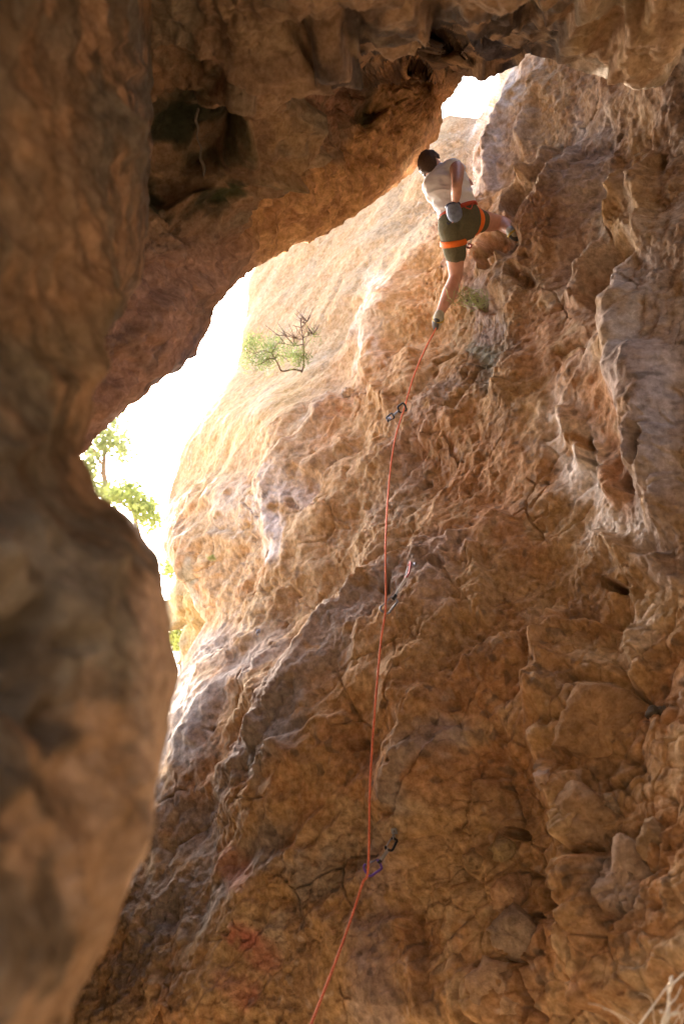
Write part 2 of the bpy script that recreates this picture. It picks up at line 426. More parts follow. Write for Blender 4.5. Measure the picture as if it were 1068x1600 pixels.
    # joints round the stones
    for x, y, rx, ry in [(937,1137,82,72),(930,1288,68,50),(795,1398,38,36),(770,1550,40,50),(988,1372,36,74),(800,1462,46,36),(1020,1330,27,40)]:
        m_ = (abs(px - x) < rx * 1.6) & (abs(py - y) < ry * 1.6); d = np.hypot((gx[m_] - x) / rx, (gy[m_] - y) / ry); h[m_] -= .06 * np.exp(-((d - 1.0) / .10) ** 2) * sstep(-.45, .1, W1[m_])
    # thin cracks
    for pts, H, w in [([(1010,1200),(960,1225),(925,1230)], .05, 4), ([(880,1330),(930,1328),(975,1320)], .07, 4), ([(735,1515),(780,1500),(820,1505)], .07, 4), ([(870,560),(900,540),(930,560),(960,530)], .05, 3),
                      ([(800,1500),(815,1560),(840,1600)], .07, 4), ([(700,640),(740,600),(760,560)], .05, 4), ([(560,900),(600,870),(640,850)], .04, 4), ([(540,430),(500,520)], .03, 4)]:
        f_ridge(h, gx, gy, pts, -H, w)
    # the big forms: buttress, troughs, hanging columns
    for pts, H, w in [([(705,870),(660,990),(645,1140),(628,1300),(600,1450),(585,1620)], .07, 40), ([(1005,250),(990,330),(1000,470),(1030,640),(1060,860)], .14, 44), ([(905,240),(870,330),(815,430),(780,520)], .07, 30),
                      ([(850,1180),(880,1300),(920,1430),(960,1600)], .10, 34), ([(830,960),(845,1080),(835,1180)], .07, 26), ([(600,420),(560,560),(470,700),(380,830)], .06, 34)]:
        f_ridge(h, fx * .4 + gx * .6, fy * .4 + gy * .6, pts, H, w)
    for a in [(775,1330,80,150,.17,.15),(960,425,60,52,.20,-.5),(700,760,80,110,.10,.6),(900,1540,60,60,.10,.4),(560,1230,40,120,.06,.3),(470,960,30,110,.06,.8),(860,640,40,120,.09,.2),(1040,960,40,70,.08,0)]:
        x, y, rx, ry, H, ang = a; f_hole(h, gx, gy, x, y, rx, ry, H, ang, .75)
    # little relief in the wrapped-back rim
    Sx = np.concatenate([np.zeros((nt, K)), S], 1); Sx = np.concatenate([np.repeat(Sx[:1], K, 0), Sx], 0)
    Tx_ = np.concatenate([np.repeat(T[:, :1], K, 1), T], 1); Tx_ = np.concatenate([np.zeros((K, Tx_.shape[1])), Tx_], 0)
    wrapm = (1 - .72 * np.exp(-Sx / .03)) * (1 - .72 * np.exp(-Tx_ / .02))
    # keep the rim outline close to the photograph
    P2 = P + N * (h * wrapm)[..., None]
    # ---------- colour: stains of the rock, plus shade put into the dripstone brown
    cA = fbm(P * .8 + 90, 4); cB = fbm(P * 2.3 + 60, 4); cC = fbm(P * 6 + 33, 3); cD = fbm(aniso(math.radians(138), 4, 1.6) + 60, 4); cT = fbm(aniso(math.radians(100), 6, 3.0) + 15, 4)
    col = np.zeros(P.shape) + np.array(OCHRE)
    col = mixc(col, RUST, .75 * sstep(-.05, .5, cA))
    col = mixc(col, BROWN, .6 * sstep(.1, .6, cB + .3 * cC))
    col = mixc(col, TAN, .7 * sstep(.05, .6, -cB + .35 * cC))
    col = mixc(col, GREY, .65 * diag * sstep(.05, .45, cD + .15 * cC))
    col = mixc(col, GREY, .7 * low * sstep(.0, .5, cD + .2 * cC))
    col = mixc(col, LILAC, .5 * tufa * sstep(.0, .5, cT + .1 * cC))
    col = mixc(col, PALE, .45 * tufa * sstep(.2, .6, cT - .2 * cB))
    col = mixc(col, (.27, .17, .10), .55 * tufa * sstep(-.5, .3, cA - .5 * cT))  # dripstone region browned to cut its brightness: shade put into the colour
    col = mixc(col, CREAM, .75 * farw * sstep(-.5, .4, cB)); col = mixc(col, SAND, .5 * farw * sstep(.05, .5, cA + .3 * cB))
    def stroke(pts, w, c, a, soft=.5, streak=0):
        nonlocal col
        m_ = bbmask(fx, fy, pts, w * 2.2)
        d, s_, t_ = polydist(fx[m_], fy[m_], pts)
        k_ = sstep(1 + soft, 1 - soft, d / w) * sstep(-.75, -.05, (cC + .6 * cB)[m_])
        if streak: k_ = k_ * sstep(-.35, .3, cT[m_])
        sub = col[m_]; col[m_] = mixc(sub, c, a * k_)
    # calcite veils, grey seeps, orange patches, black streaks, red handprints of climbers
    for pts, w, c, a in [([(880,640),(905,700),(920,760)], 32, PALE, .9), ([(925,690),(960,760),(995,820)], 34, PALE, .95), ([(950,800),(940,850)], 26, PALE, .7), ([(950,600),(990,700),(985,770)], 34, RUST, .9),
                         ([(930,560),(960,520),(990,480)], 30, LILAC, .7), ([(1020,430),(1030,600),(1040,760),(1060,880)], 46, (.38,.31,.28), .55), ([(1000,960),(1010,1030)], 22, PALE, .4),
                         ([(440,760),(425,860)], 22, (.62,.55,.50), .9), ([(380,800),(470,770)], 34, (.55,.46,.40), .7), ([(405,640),(420,600)], 14, (.45,.40,.38), .8), ([(600,450),(575,560)], 20, (.62,.54,.46), .8),
                         ([(620,900),(560,960),(480,1070),(400,1180)], 42, (.34,.28,.235), .75), ([(400,1030),(320,1110),(290,1180)], 22, (.34,.285,.24), .75), ([(440,1020),(380,1000),(330,1010)], 34, (.38,.29,.22), .6),
                         ([(690,620),(640,700),(600,800)], 30, (.33,.27,.23), .6), ([(700,870),(640,960)], 24, (.30,.25,.22), .6), ([(650,1180),(700,1150)], 24, (.33,.29,.27), .6), ([(640,1250),(650,1180)], 20, GREY, .7),
                         ([(470,720),(400,750),(330,900)], 50, TAN, .5), ([(560,730),(640,800),(560,860)], 44, TAN, .5), ([(795,120),(768,230),(750,290)], 20, (.50,.45,.42), .7), ([(840,120),(800,230)], 22, LILAC, .4),
                         ([(700,700),(760,760),(740,830)], 70, RUST, .55), ([(860,560),(900,620),(840,500)], 50, RUST, .5), ([(790,800),(830,850)], 44, RUST, .65), ([(690,1000),(660,1080),(620,1180)], 42, OCHRE, .6), ([(720,880),(690,960)], 30, (.5,.36,.27), .6),
                         ([(385,1470),(395,1500)], 26, (.45,.10,.07), .75), ([(350,1540),(370,1560)], 22, (.43,.13,.08), .6), ([(345,1330),(370,1360)], 24, (.50,.23,.14), .6), ([(440,1180),(470,1240)], 24, RUST, .5),
                         ([(600,1360),(585,1500),(590,1600)], 34, (.38,.26,.19), .75), ([(300,1560),(400,1500)], 30, TAN, .35), ([(150,1560),(230,1500)], 40, (.17,.13,.09), .6), ([(200,1420),(270,1260)], 36, GREY, .6),
                         ([(770,520),(775,600),(800,560)], 26, (.20,.17,.12), .75), ([(760,560),(740,540)], 14, (.30,.31,.24), .7), ([(740,465),(735,460)], 20, (.25,.24,.12), .5), ([(315,900),(312,945)], 10, (.27,.26,.2), .8),
                         ([(420,620),(330,680),(300,740)], 50, (.45,.275,.10), .75), ([(520,1080),(560,1120)], 26, OCHRE, .6), ([(560,1280),(545,1380)], 26, (.22,.15,.07), .5), ([(470,1100),(420,1190)], 24, GREY, .8),
                         ([(930,1270),(950,1300)], 40, TAN, .4), ([(960,1370),(1000,1400)], 34, LILAC, .5), ([(980,930),(970,880)], 34, OCHRE, .5), ([(860,380),(900,480),(860,540)], 60, (.36,.18,.08), .5),
                         ([(790,400),(800,450),(790,480)], 16, (.30,.22,.15), .5), ([(720,400),(740,440),(760,520)], 22, (.38,.29,.25), .7), ([(660,380),(620,440),(600,520)], 30, (.42,.31,.17), .6)]:
        stroke(pts, w, c, a)
    cF = fbm(P * 30 + 2, 2)
    col = col * (1 + .14 * cC * (1 - .5 * farw) + .20 * cF * (1 - .6 * farw))[..., None]
    col = mixc(col, (.13, .09, .06), .6 * sstep(.19, .34, n17) * sstep(-.1, .3, cA + cB) * (1 - farw)); col = mixc(col, (.56, .45, .36), .4 * sstep(.22, .42, -n17) * sstep(-.2, .3, cB))
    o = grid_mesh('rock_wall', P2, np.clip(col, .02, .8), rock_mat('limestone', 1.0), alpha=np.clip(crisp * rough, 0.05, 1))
    global WPX, WPY, WF, WCOL
    WPX, WPY, WF = project(P2[K:, K:].reshape(-1, 3)); WCOL = col[K:, K:].reshape(-1, 3)
    tag(o, 'tall ochre and grey limestone cave wall that the climber is on', None, kind='structure')
    return o

wall = build_main_wall()

# ------------------------------------------------------------------ the arch overhead
roof_d = tps([(100,740,4.2),(150,680,4.6),(230,610,5.0),(300,550,5.5),(330,480,5.8),(450,380,6.6),(560,325,7.1),(640,270,7.4),(690,160,7.6),(660,100,7.2),(600,180,6.9),(500,280,6.4),
    (420,320,5.9),(560,120,6.6),(300,400,5.2),(260,300,5.2),(330,230,5.3),(300,120,4.9),(380,160,4.8),(430,60,4.2),(250,20,4.1),(250,500,5.0),(200,560,4.8),(760,110,6.2),(830,75,5.7),(1000,120,5.2),(1068,40,4.6),
    (600,30,4.6),(740,40,4.8),(600,-150,3.4),(300,-200,3.2),(900,20,4.6),(900,-150,3.5),(1300,-60,3.6),(1300,-250,3),(-50,800,4.0),(-50,300,3.6),(0,-200,3.2)])
R_EDGE = [(60,760),(125,702),(150,678),(200,632),(245,600),(300,552),(306,530),(325,492),(360,450),(400,416),(415,410),(450,380),(482,374),(520,350),(560,328),(600,300),(640,272),(662,236),(678,195),(690,160),(708,135),(724,118),(745,112),(790,108),(806,97),(828,74),(845,76),(890,92),(940,112),(1000,132),(1024,118),(1045,88),(1068,55),(1140,10),(1320,-40)]
LIP = [(470,60),(530,112),(560,120),(590,98),(625,76),(650,82),(680,104),(725,116),(790,112)]   # near brow in front of the porous facet

def build_roof():
    ns, nt = int(600 * DETAIL), int(430 * DETAIL)
    s = axis_samples(ns, [(0, .8), (.08, 1), (.8, 1), (1, .5)]); xs = 60 + s * 1260
    ye = np.interp(xs, [p[0] for p in R_EDGE], [p[1] for p in R_EDGE])
    t = axis_samples(nt, [(0, 1.3), (.5, 1), (.75, .8), (1, .3)])
    X, T = np.meshgrid(xs, t); px = X - 60 * T * 0
    py = ye[None] * (1 - T) + (-320) * T
    D = roof_d(px, py)
    q, sd_, tt = polydist(px, py, LIP)
    side = q * sd_                                             # + below the brow
    brow = sstep(470, 540, px) * sstep(800, 740, px)
    D = D + 1.1 * brow * sstep(-2, 14, -side * -1) * np.exp(-np.maximum(side, 0) / 260) * sstep(0, 12, side)
    # bring the band above the brow forward
    D = D - .5 * brow * np.exp(-(side / 60) ** 2) * (side < 0)
    dpx = (ye[None] - py)
    D = D + .45 * np.exp(-dpx / 9)
    K = 14; k = np.linspace(1, 0, K + 1)[:-1][:, None]
    px = np.concatenate([px[:1] + 0 * k, px]); D = np.concatenate([D[:1] + (np.maximum(np.interp(px[:1], [200, 400, 770, 850], [7.4, 6.4, 6.4, 9.4]) - D[:1], 1.0)) * k ** 1.4, D]); py = np.concatenate([py[:1] - 70 * k ** np.interp(px[:1], [800, 860], [1.6, .45]), py])
    P = at(px, py, D); N = normals(P)
    W1 = gnoise(P * 2.1 + 31); W2 = gnoise(P * 2.1 + 5); w1 = gnoise(P * 7 + 81); w2 = gnoise(P * 7 + 7)
    gx = px + 10 * W1 + 7 * w1; gy = py + 10 * W2 + 7 * w2
    fx = px + 24 * W1 + 12 * w1; fy = py + 24 * W2 + 12 * w2
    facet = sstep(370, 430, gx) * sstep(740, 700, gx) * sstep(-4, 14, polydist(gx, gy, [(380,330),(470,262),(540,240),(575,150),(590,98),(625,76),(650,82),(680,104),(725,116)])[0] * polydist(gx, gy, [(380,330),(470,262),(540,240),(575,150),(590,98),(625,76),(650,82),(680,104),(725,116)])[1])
    h = .16 * fbm(P * .8 + 4, 3) + .09 * (ridged(P * 1.5 + 2, 3) - .55) - .07 * (billow(P * 2.6 + 50, 3) - .35)
    F1, F2, ID = worley((P + .08 * np.stack([w1, w2, W1], -1)) * 2.1 + 40)
    h += (1 - facet) * (.10 * (.5 - F1) + .06 * (ID - .5) * sstep(0, .2, F2 - F1))
    h += .05 * fbm(P * 4.5 + 3, 3) + .024 * fbm(P * 13 + 30, 2) + .010 * fbm(P * 34, 2) - .05 * np.maximum(0, gnoise(P * 9 + 2) - .2)
    h += facet * (.05 * (ridged(np.stack([P[..., 0] * 14 + P[..., 2] * 4, P[..., 1] * 14, P[..., 2] * 7], -1), 2) - .5) - .05 * np.maximum(0, gnoise(P * 11) - .1))
    for pts, H, w, R in [([(245,310),(300,318),(340,300),(390,268),(450,262),(520,240)], -.10, 8, 70), ([(390,120),(385,180),(395,245),(450,265)], .14, 8, 70), ([(235,330),(232,200),(250,100)], -.06, 9, 60),
                         ([(380,340),(400,300),(440,280),(500,262)], -.12, 7, 50), ([(160,540),(230,470),(330,420),(440,350)], .12, 9, 50), ([(520,0),(535,60),(532,110)], .14, 8, 60), ([(690,0),(660,50),(625,76)], .10, 8, 60),
                         ([(870,90),(880,40),(920,0)], .12, 9, 60), ([(960,100),(980,50),(960,0)], .14, 9, 50), ([(480,150),(470,220),(500,250)], .08, 7, 40), ([(300,555),(200,600),(150,660)], .06, 8, 30)]:
        f_step(h, gx, gy, pts, H, w, R)
    for a in [(300,220,50,55,.14,.2),(300,60,22,18,.16,0),(360,190,26,40,.14,.3),(585,170,18,14,.12,-.3),(525,70,10,24,.16,.1),(480,150,14,12,.1,0),(990,20,18,24,.2,.2),(945,60,18,14,.1,0),(275,285,38,16,.16,.2),(820,20,26,20,.14,.4),(740,70,40,16,.14,.2),(455,20,16,14,.1,0)]:
        x, y, rx, ry, H, ang = a; f_hole(h, gx, gy, x, y, rx, ry, H, ang)
    dd = np.concatenate([np.zeros((K, dpx.shape[1])), dpx]); wrap = 1 - .62 * np.exp(-dd / 32)
    P2 = P + N * (h * wrap)[..., None]
    cA = fbm(P * 1.0 + 190, 4); cB = fbm(P * 2.6 + 160, 4); cC = fbm(P * 7 + 133, 3)
    col = np.zeros(P.shape) + np.array((.40, .24, .13))
    col = mixc(col, (.24, .15, .085), .7 * sstep(-.1, .5, cA)); col = mixc(col, (.27, .225, .15), .6 * sstep(0, .5, cB)); col = mixc(col, TAN, .35 * sstep(.1, .6, -cB + .3 * cC))
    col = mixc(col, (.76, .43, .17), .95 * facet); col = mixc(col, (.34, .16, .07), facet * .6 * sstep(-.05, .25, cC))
    strip = sstep(440, 360, px) * sstep(330, 430, py)
    col = mixc(col, (.56, .32, .22), .8 * strip); col = mixc(col, (.24, .165, .125), .6 * strip * sstep(0, .4, cB))
    def stroke(pts, w, c, a, soft=.5):
        nonlocal col
        m_ = bbmask(fx, fy, pts, w * 2.2); d, s_, t_ = polydist(fx[m_], fy[m_], pts)
        col[m_] = mixc(col[m_], c, a * sstep(1 + soft, 1 - soft, d / w) * sstep(-.5, .15, (cC + .6 * cB)[m_]))
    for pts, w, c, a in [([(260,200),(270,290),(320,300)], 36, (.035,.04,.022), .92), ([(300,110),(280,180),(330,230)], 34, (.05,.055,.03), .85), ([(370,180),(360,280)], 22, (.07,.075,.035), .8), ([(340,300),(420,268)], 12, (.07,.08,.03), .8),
                         ([(430,290),(470,280)], 18, (.06,.065,.03), .7), ([(585,168),(575,180)], 16, (.06,.075,.03), .85), ([(425,200),(440,250)], 34, (.42,.26,.12), .7), ([(500,180),(540,150)], 30, (.44,.22,.12), .7), ([(540,40),(700,50),(820,60)], 72, (.07,.05,.042), .9),  # brow strokes darkened: the roof's shade is put into its colour
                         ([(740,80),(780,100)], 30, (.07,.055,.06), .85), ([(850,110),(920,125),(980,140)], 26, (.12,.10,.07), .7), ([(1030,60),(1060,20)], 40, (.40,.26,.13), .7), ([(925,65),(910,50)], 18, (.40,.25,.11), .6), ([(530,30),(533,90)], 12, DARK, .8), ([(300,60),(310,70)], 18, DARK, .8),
                         ([(260,590),(300,545)], 22, (.24,.20,.24), .6), ([(420,340),(500,330),(600,290)], 30, (.46,.23,.09), .6)]:
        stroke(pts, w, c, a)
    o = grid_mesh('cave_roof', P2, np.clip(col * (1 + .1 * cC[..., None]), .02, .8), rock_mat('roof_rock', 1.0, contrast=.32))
    tag(o, 'dark rock arch overhead with a porous orange face at its rim', kind='structure')
    return o

roof = build_roof()

# ------------------------------------------------------------------ the near pillar at the mouth
P_EDGE = [(-400,246),(-100,242),(60,238),(150,234),(250,232),(330,230),(400,226),(440,218),(480,190),(520,152),(550,140),(590,142),(630,132),(660,122),(690,110),(712,104),(735,114),(760,128),(780,148),(792,172),(808,200),(825,218),(845,230),(870,248),(900,255),(950,264),(1000,271),(1050,281),(1090,270),(1150,252),(1220,238),(1300,222),(1380,200),(1450,170),(1520,135),(1600,98),(1700,60),(1900,20)]
pil_d = tps([(230,-300,3.4),(230,100,3.4),(225,400,3.1),(150,560,2.5),(120,712,2.1),(200,800,1.8),(270,950,1.75),(280,1050,1.7),(230,1250,1.6),(150,1480,1.5),(20,1900,1.4),(50,1000,1.35),(50,1400,1.25),(60,700,1.7),(60,300,2.0),(60,-200,2.0),(-400,0,1.5),(-400,800,1.1),(-400,1600,1.0),(-400,1900,1.0)])

def build_pillar():
    nt, ns = int(520 * DETAIL), int(190 * DETAIL)
    ys = -400 + 2300 * axis_samples(nt, [(0, .4), (.15, 1), (.9, 1), (1, .4)])
    xe = np.interp(ys, [p[0] for p in P_EDGE], [p[1] for p in P_EDGE])
    s = axis_samples(ns, [(0, .4), (.5, .8), (1, 1.6)])
    S, Y = np.meshgrid(s, ys); px = -420 * (1 - S) + xe[:, None] * S; py = Y
    D = pil_d(px, py); dpx = xe[:, None] - px
    D = D * (1 + .14 * np.exp(-dpx / 18))
    K = 12; k = np.linspace(0, 1, K + 1)[1:][None]
    px = np.concatenate([px, px[:, -1:] - 70 * k ** 1.6], 1); py = np.concatenate([py, py[:, -1:] + 0 * k], 1); D = np.concatenate([D, D[:, -1:] + (7.2 - D[:, -1:]) * k ** 1.5], 1)  # unseen flank stretched far back, added to shade the lower wall
    P = at(px, py, D); N = normals(P)
    W1 = gnoise(P * 3 + 31); w1 = gnoise(P * 9 + 81); w2 = gnoise(P * 9 + 7)
    gx = px + 14 * W1 + 10 * w1; gy = py + 10 * w2
    h = .10 * fbm(P * 1.3 + 14, 3) + .07 * (ridged(P * 2.6 + 12, 3) - .55) - .05 * (billow(P * 5 + 50, 3) - .35) + .012 * fbm(P * 12, 3) + .003 * fbm(P * 34, 2) - .05 * np.maximum(0, gnoise(P * 8) - .2)
    for pts, H, w, R in [([(60,950),(90,1050),(70,1120)], -.05, 14, 60), ([(232,100),(190,160),(200,260)], .06, 10, 50), ([(180,60),(200,130),(190,200)], -.05, 10, 50), ([(60,760),(140,830),(230,860)], .05, 18, 80), ([(150,560),(80,620),(70,720)], .05, 14, 60), ([(255,980),(238,1080),(215,1250)], .03, 14, 40)]:
        f_step(h, gx, gy, pts, H, w, R)
    for a in [(75,960,16,50,.05,.2),(100,1130,20,40,.05,.4),(200,130,16,16,.08,0),(40,1030,14,30,.04,0),(140,1000,26,20,.03,0)]:
        x, y, rx, ry, H, ang = a; f_hole(h, gx, gy, x, y, rx, ry, H, ang, .6)
    dd = np.concatenate([dpx, np.zeros((nt, K))], 1)
    P2 = P + N * (h * (1 - .7 * np.exp(-dd / 50)))[..., None]
    cA = fbm(P * 1.7 + 190, 4); cB = fbm(P * 4 + 160, 4); cC = fbm(P * 11 + 133, 3)
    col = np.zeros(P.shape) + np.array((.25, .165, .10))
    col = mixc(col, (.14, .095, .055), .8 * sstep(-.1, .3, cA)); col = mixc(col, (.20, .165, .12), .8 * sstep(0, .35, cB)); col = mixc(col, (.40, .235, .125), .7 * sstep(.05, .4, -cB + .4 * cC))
    fx = px + 20 * W1 + 14 * w1; fy = py + 22 * w2
    for pts, w, c, a in [([(262,930),(255,1050),(240,1150),(215,1280),(195,1370)], 34, (.60,.42,.30), .9), ([(60,100),(80,300),(60,480)], 60, (.36,.21,.11), .5), ([(140,600),(120,690)], 26, (.15,.10,.08), .7), ([(90,1000),(110,1140)], 22, (.13,.085,.05), .7), ([(60,560),(150,480)], 40, (.18,.14,.085), .6)]:  # pale stroke down the edge: lit rim put into the colour
        d, s_, t_ = polydist(fx, fy, pts); col = mixc(col, c, a * sstep(1.5, .5, d / w))
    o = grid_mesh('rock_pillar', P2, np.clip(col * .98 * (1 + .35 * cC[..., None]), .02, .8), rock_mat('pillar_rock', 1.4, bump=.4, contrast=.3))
    tag(o, 'dark brown rock pillar and bulge at the cave mouth, close by and out of focus', kind='structure')
    return o

pillar = build_pillar()

# ------------------------------------------------------------------ the rest of the chamber and the ground
def build_chamber():
    naz, nel = 150, 70
    az = np.linspace(0, 2 * math.pi, naz); el = np.radians(np.concatenate([np.linspace(-8, 90, nel)]))
    A, E = np.meshgrid(az, el)
    d = np.stack([np.sin(A) * np.cos(E), np.cos(A) * np.cos(E), np.sin(E)], -1)
    P = d * np.array([5.2, 5.6, 4.6]) + np.array([0, .3, 1.5])
    N = -d
    h = .5 * fbm(P * .5, 3) + .25 * (ridged(P * 1.1, 3) - .5) + .05 * fbm(P * 4, 2)
    P = P + N * h[..., None]
    x, y, f = project(P.reshape(-1, 3)); x = x.reshape(A.shape); y = y.reshape(A.shape); f = f.reshape(A.shape)
    infr = (f > 0) & (x > -60) & (x < 1240) & (y > -200)
    bl = infr[:-1, :-1] | infr[1:, :-1] | infr[:-1, 1:] | infr[1:, 1:]
    Ac = (A[:-1, :-1] + A[1:, 1:]) / 2; Ec = (E[:-1, :-1] + E[1:, 1:]) / 2
    back = (np.abs(Ac - math.pi) < math.radians(BACK_AZ)) & (Ec < math.radians(BACK_EL))
    cB = fbm(P * 2 + 3, 3)
    col = mixc(np.zeros(P.shape) + np.array((.34, .21, .12)), (.22, .16, .10), sstep(-.2, .4, cB))
    o = grid_mesh('cave_chamber', P, col, rock_mat('chamber_rock', 1.0), keep=~(bl | back))
    tag(o, 'rest of the rock chamber behind and above the viewer', kind='structure')
BACK_AZ, BACK_EL = 30, 25
build_chamber()

def build_ground():
    u = np.linspace(-1, 1, 141); u = np.sign(u) * (np.abs(u) ** 3) * 600
    X, Y = np.meshgrid(u, u); P = np.stack([X, Y, 0 * X], -1)
    r = np.hypot(X, Y)
    P[..., 2] = .12 * fbm(P * .6, 3) * np.clip(r / 3, .2, 1) + .03 * fbm(P * 3, 2) - .15
    cB = fbm(P * .8, 3)
    col = mixc(np.zeros(P.shape) + np.array((.36, .25, .15)), (.22, .18, .10), sstep(-.2, .4, cB))
    o = grid_mesh('ground', P, col, rock_mat('earth', 1.0)); tag(o, 'stony earth floor', kind='structure')
build_ground()

def wall_depth(px, py, r=3.0):
    """depth of the finished rock wall at a photograph pixel"""
    m = (np.abs(WPX - px) < r) & (np.abs(WPY - py) < r)
    return float(np.min(WF[m])) if m.any() else float(near_d(np.array([px]), np.array([py]))[0])

def wall_normal(px, py, e=10):
    a = at(px + e, py, wall_depth(px + e, py)) - at(px - e, py, wall_depth(px - e, py))
    b = at(px, py - e, wall_depth(px, py - e)) - at(px, py + e, wall_depth(px, py + e))
    n = Vector(np.cross(a, b)).normalized()
    return n if n.dot(Vector(CAM) - V(px, py, 6)) > 0 else -n

# ------------------------------------------------------------------ stones held in the wall
stone_mat = rock_mat('conglomerate_stone', 1.0, contrast=.3)
def stone(px, py, rx, ry, ang, thick, c, seed, flat=2.6, out=.3):
    R = random.Random(seed); D = wall_depth(px, py, 8)
    D = float(near_d(np.array([px]), np.array([py]))[0]) * .35 + D * .65
    n = wall_normal(px, py, max(14, rx * .7)); n = (n + Vector(-FW) * 1.2).normalized()
    c0 = V(px, py, D) - n * thick * (1 - out * .5)
    xa = Vector(RT) - n * n.dot(Vector(RT)); xa.normalize(); ya = n.cross(xa)
    if ya.dot(Vector(UPV)) < 0: ya = -ya
    mpp = D / FPX
    na, nb = 44, 18
    th = np.linspace(0, 2 * np.pi, na, endpoint=False); la = np.linspace(-.25 * np.pi, .5 * np.pi, nb)
    A, B = np.meshgrid(th, la)
    # angular outline
    k = R.randint(4, 6); ph = R.random() * 6; poly = 1.0 / np.maximum(np.cos(((A - ph) % (2 * np.pi / k)) - np.pi / k), .55) ** .55
    poly *= 1 + .06 * np.sin(2 * A + R.random() * 6) + .05 * np.sin(3 * A + R.random() * 6)
    cr = np.abs(np.cos(B)) ** (2 / flat); sr = np.sign(np.sin(B)) * np.abs(np.sin(B)) ** (2 / flat)
    X = cr * np.cos(A) * poly * rx * mpp; Y = cr * np.sin(A) * poly * ry * mpp; Z = sr * thick
    ca, sa = math.cos(ang), math.sin(ang); X, Y = X * ca - Y * sa, X * sa + Y * ca
    P = np.array(c0) + X[..., None] * np.array(xa) + Y[..., None] * np.array(ya) + Z[..., None] * np.array(n)
    dirn = P - np.array(c0); dirn /= np.linalg.norm(dirn, axis=-1)[..., None]
    h = .05 * fbm(P * 4 + seed, 3) * min(1, rx / 50) + .022 * (ridged(P * 7 + seed, 3) - .5) + .016 * fbm(P * 14 + seed, 3) + .011 * fbm(P * 40, 2)
    P = P + dirn * h[..., None]
    cc = fbm(P * 5 + seed, 3); col = np.array(c) * (1 + .3 * cc + .2 * fbm(P * 28, 2))[..., None]
    verts = P.reshape(-1, 3); f = []
    for j in range(nb - 1):
        for i in range(na):
            i2 = (i + 1) % na; f.append((j * na + i, j * na + i2, (j + 1) * na + i2, (j + 1) * na + i))
    o = mesh_obj('stone', verts, f, stone_mat, wall, True, np.clip(col.reshape(-1, 3), .02, .8))
    return o
for a in [(937,1137,72,62,.05,.10,(.40,.235,.11),1,3.6,.45),(930,1288,60,42,-.35,.12,(.40,.25,.13),2,3.0,.4),(795,1398,32,31,.2,.10,(.42,.25,.13),3,2.4,.35),(800,1462,40,30,-.3,.09,(.36,.25,.16),4,2.6,.2),
          (770,1550,34,42,.35,.10,(.46,.29,.16),5,2.8,.45),(988,1372,30,66,.22,.09,(.38,.26,.17),6,3.0,.3),(1030,1110,16,12,.3,.06,(.10,.075,.05),7,2.4,.5),(843,1226,10,14,.5,.05,(.40,.27,.19),8,2.6,.4),
          (938,1256,9,17,.5,.05,(.40,.27,.16),9,2.6,.5),(953,1252,8,15,.4,.05,(.38,.27,.17),10,2.6,.5),(782,1330,16,13,.2,.05,(.38,.26,.12),11,2.4,.4),(500,666,15,14,.3,.10,(.44,.31,.17),13,2.4,.4),
          (541,611,10,8,.2,.07,(.60,.50,.38),14,2.3,.4),(866,1000,30,22,-.6,.07,(.40,.25,.12),17,2.6,.3),
          (862,1080,18,34,-.2,.06,(.42,.28,.18),19,2.6,.25),(1020,1330,22,34,.1,.07,(.36,.23,.12),22,2.8,.25),(735,1345,14,12,0,.05,(.36,.23,.11),23,2.4,.3),(1010,1470,24,16,.2,.06,(.34,.22,.13),24,2.6,.3)]:
    stone(*a)

# ------------------------------------------------------------------ tubes and blobs
def tube_geo(pts, rad, nseg=8, side=None, rad2=None, cap=True):
    """verts, faces of a tube through pts; elliptical when side/rad2 are given"""
    pts = [Vector(p) for p in pts]; n = len(pts); vs = []; fs = []
    if not hasattr(rad, '__len__'): rad = [rad] * n
    if rad2 is None: rad2 = rad
    ref = Vector(side) if side is not None else None; prev = None
    for i, p in enumerate(pts):
        d = (pts[min(i + 1, n - 1)] - pts[max(i - 1, 0)]).normalized()
        if ref is not None: u = ref - d * ref.dot(d)
        elif prev is not None: u = prev - d * prev.dot(d)
        else: u = d.orthogonal()
        u.normalize(); w = d.cross(u); prev = u
        for k in range(nseg):
            a = 2 * math.pi * k / nseg; vs.append(p + u * (math.cos(a) * rad[i]) + w * (math.sin(a) * rad2[i]))
    for i in range(n - 1):
        for k in range(nseg):
            k2 = (k + 1) % nseg; fs.append((i * nseg + k, i * nseg + k2, (i + 1) * nseg + k2, (i + 1) * nseg + k))
    if cap:
        fs.append(tuple(range(nseg - 1, -1, -1))); fs.append(tuple((n - 1) * nseg + k for k in range(nseg)))
    return vs, fs

def tube(name, pts, rad, mat, parent=None, nseg=8, **kw):
    v, f = tube_geo(pts, rad, nseg, **kw); return mesh_obj(name, v, f, mat, parent)

def join_geo(gs):
    V_, F_ = [], []
    for v, f in gs:
        b = len(V_); V_ += list(v); F_ += [tuple(i + b for i in q) for q in f]
    return V_, F_

def smooth_path(pts, n=8):
    """Catmull-Rom through points (vectors of any width)"""
    p = np.array([list(q) for q in pts], float); out = []
    for i in range(len(p) - 1):
        a, b, c, d = p[max(i - 1, 0)], p[i], p[i + 1], p[min(i + 2, len(p) - 1)]
        for k in range(n):
            t = k / n; out.append(.5 * (2 * b + (c - a) * t + (2 * a - 5 * b + 4 * c - d) * t * t + (3 * b - a - 3 * c + d) * t ** 3))
    out.append(p[-1]); return np.array(out)

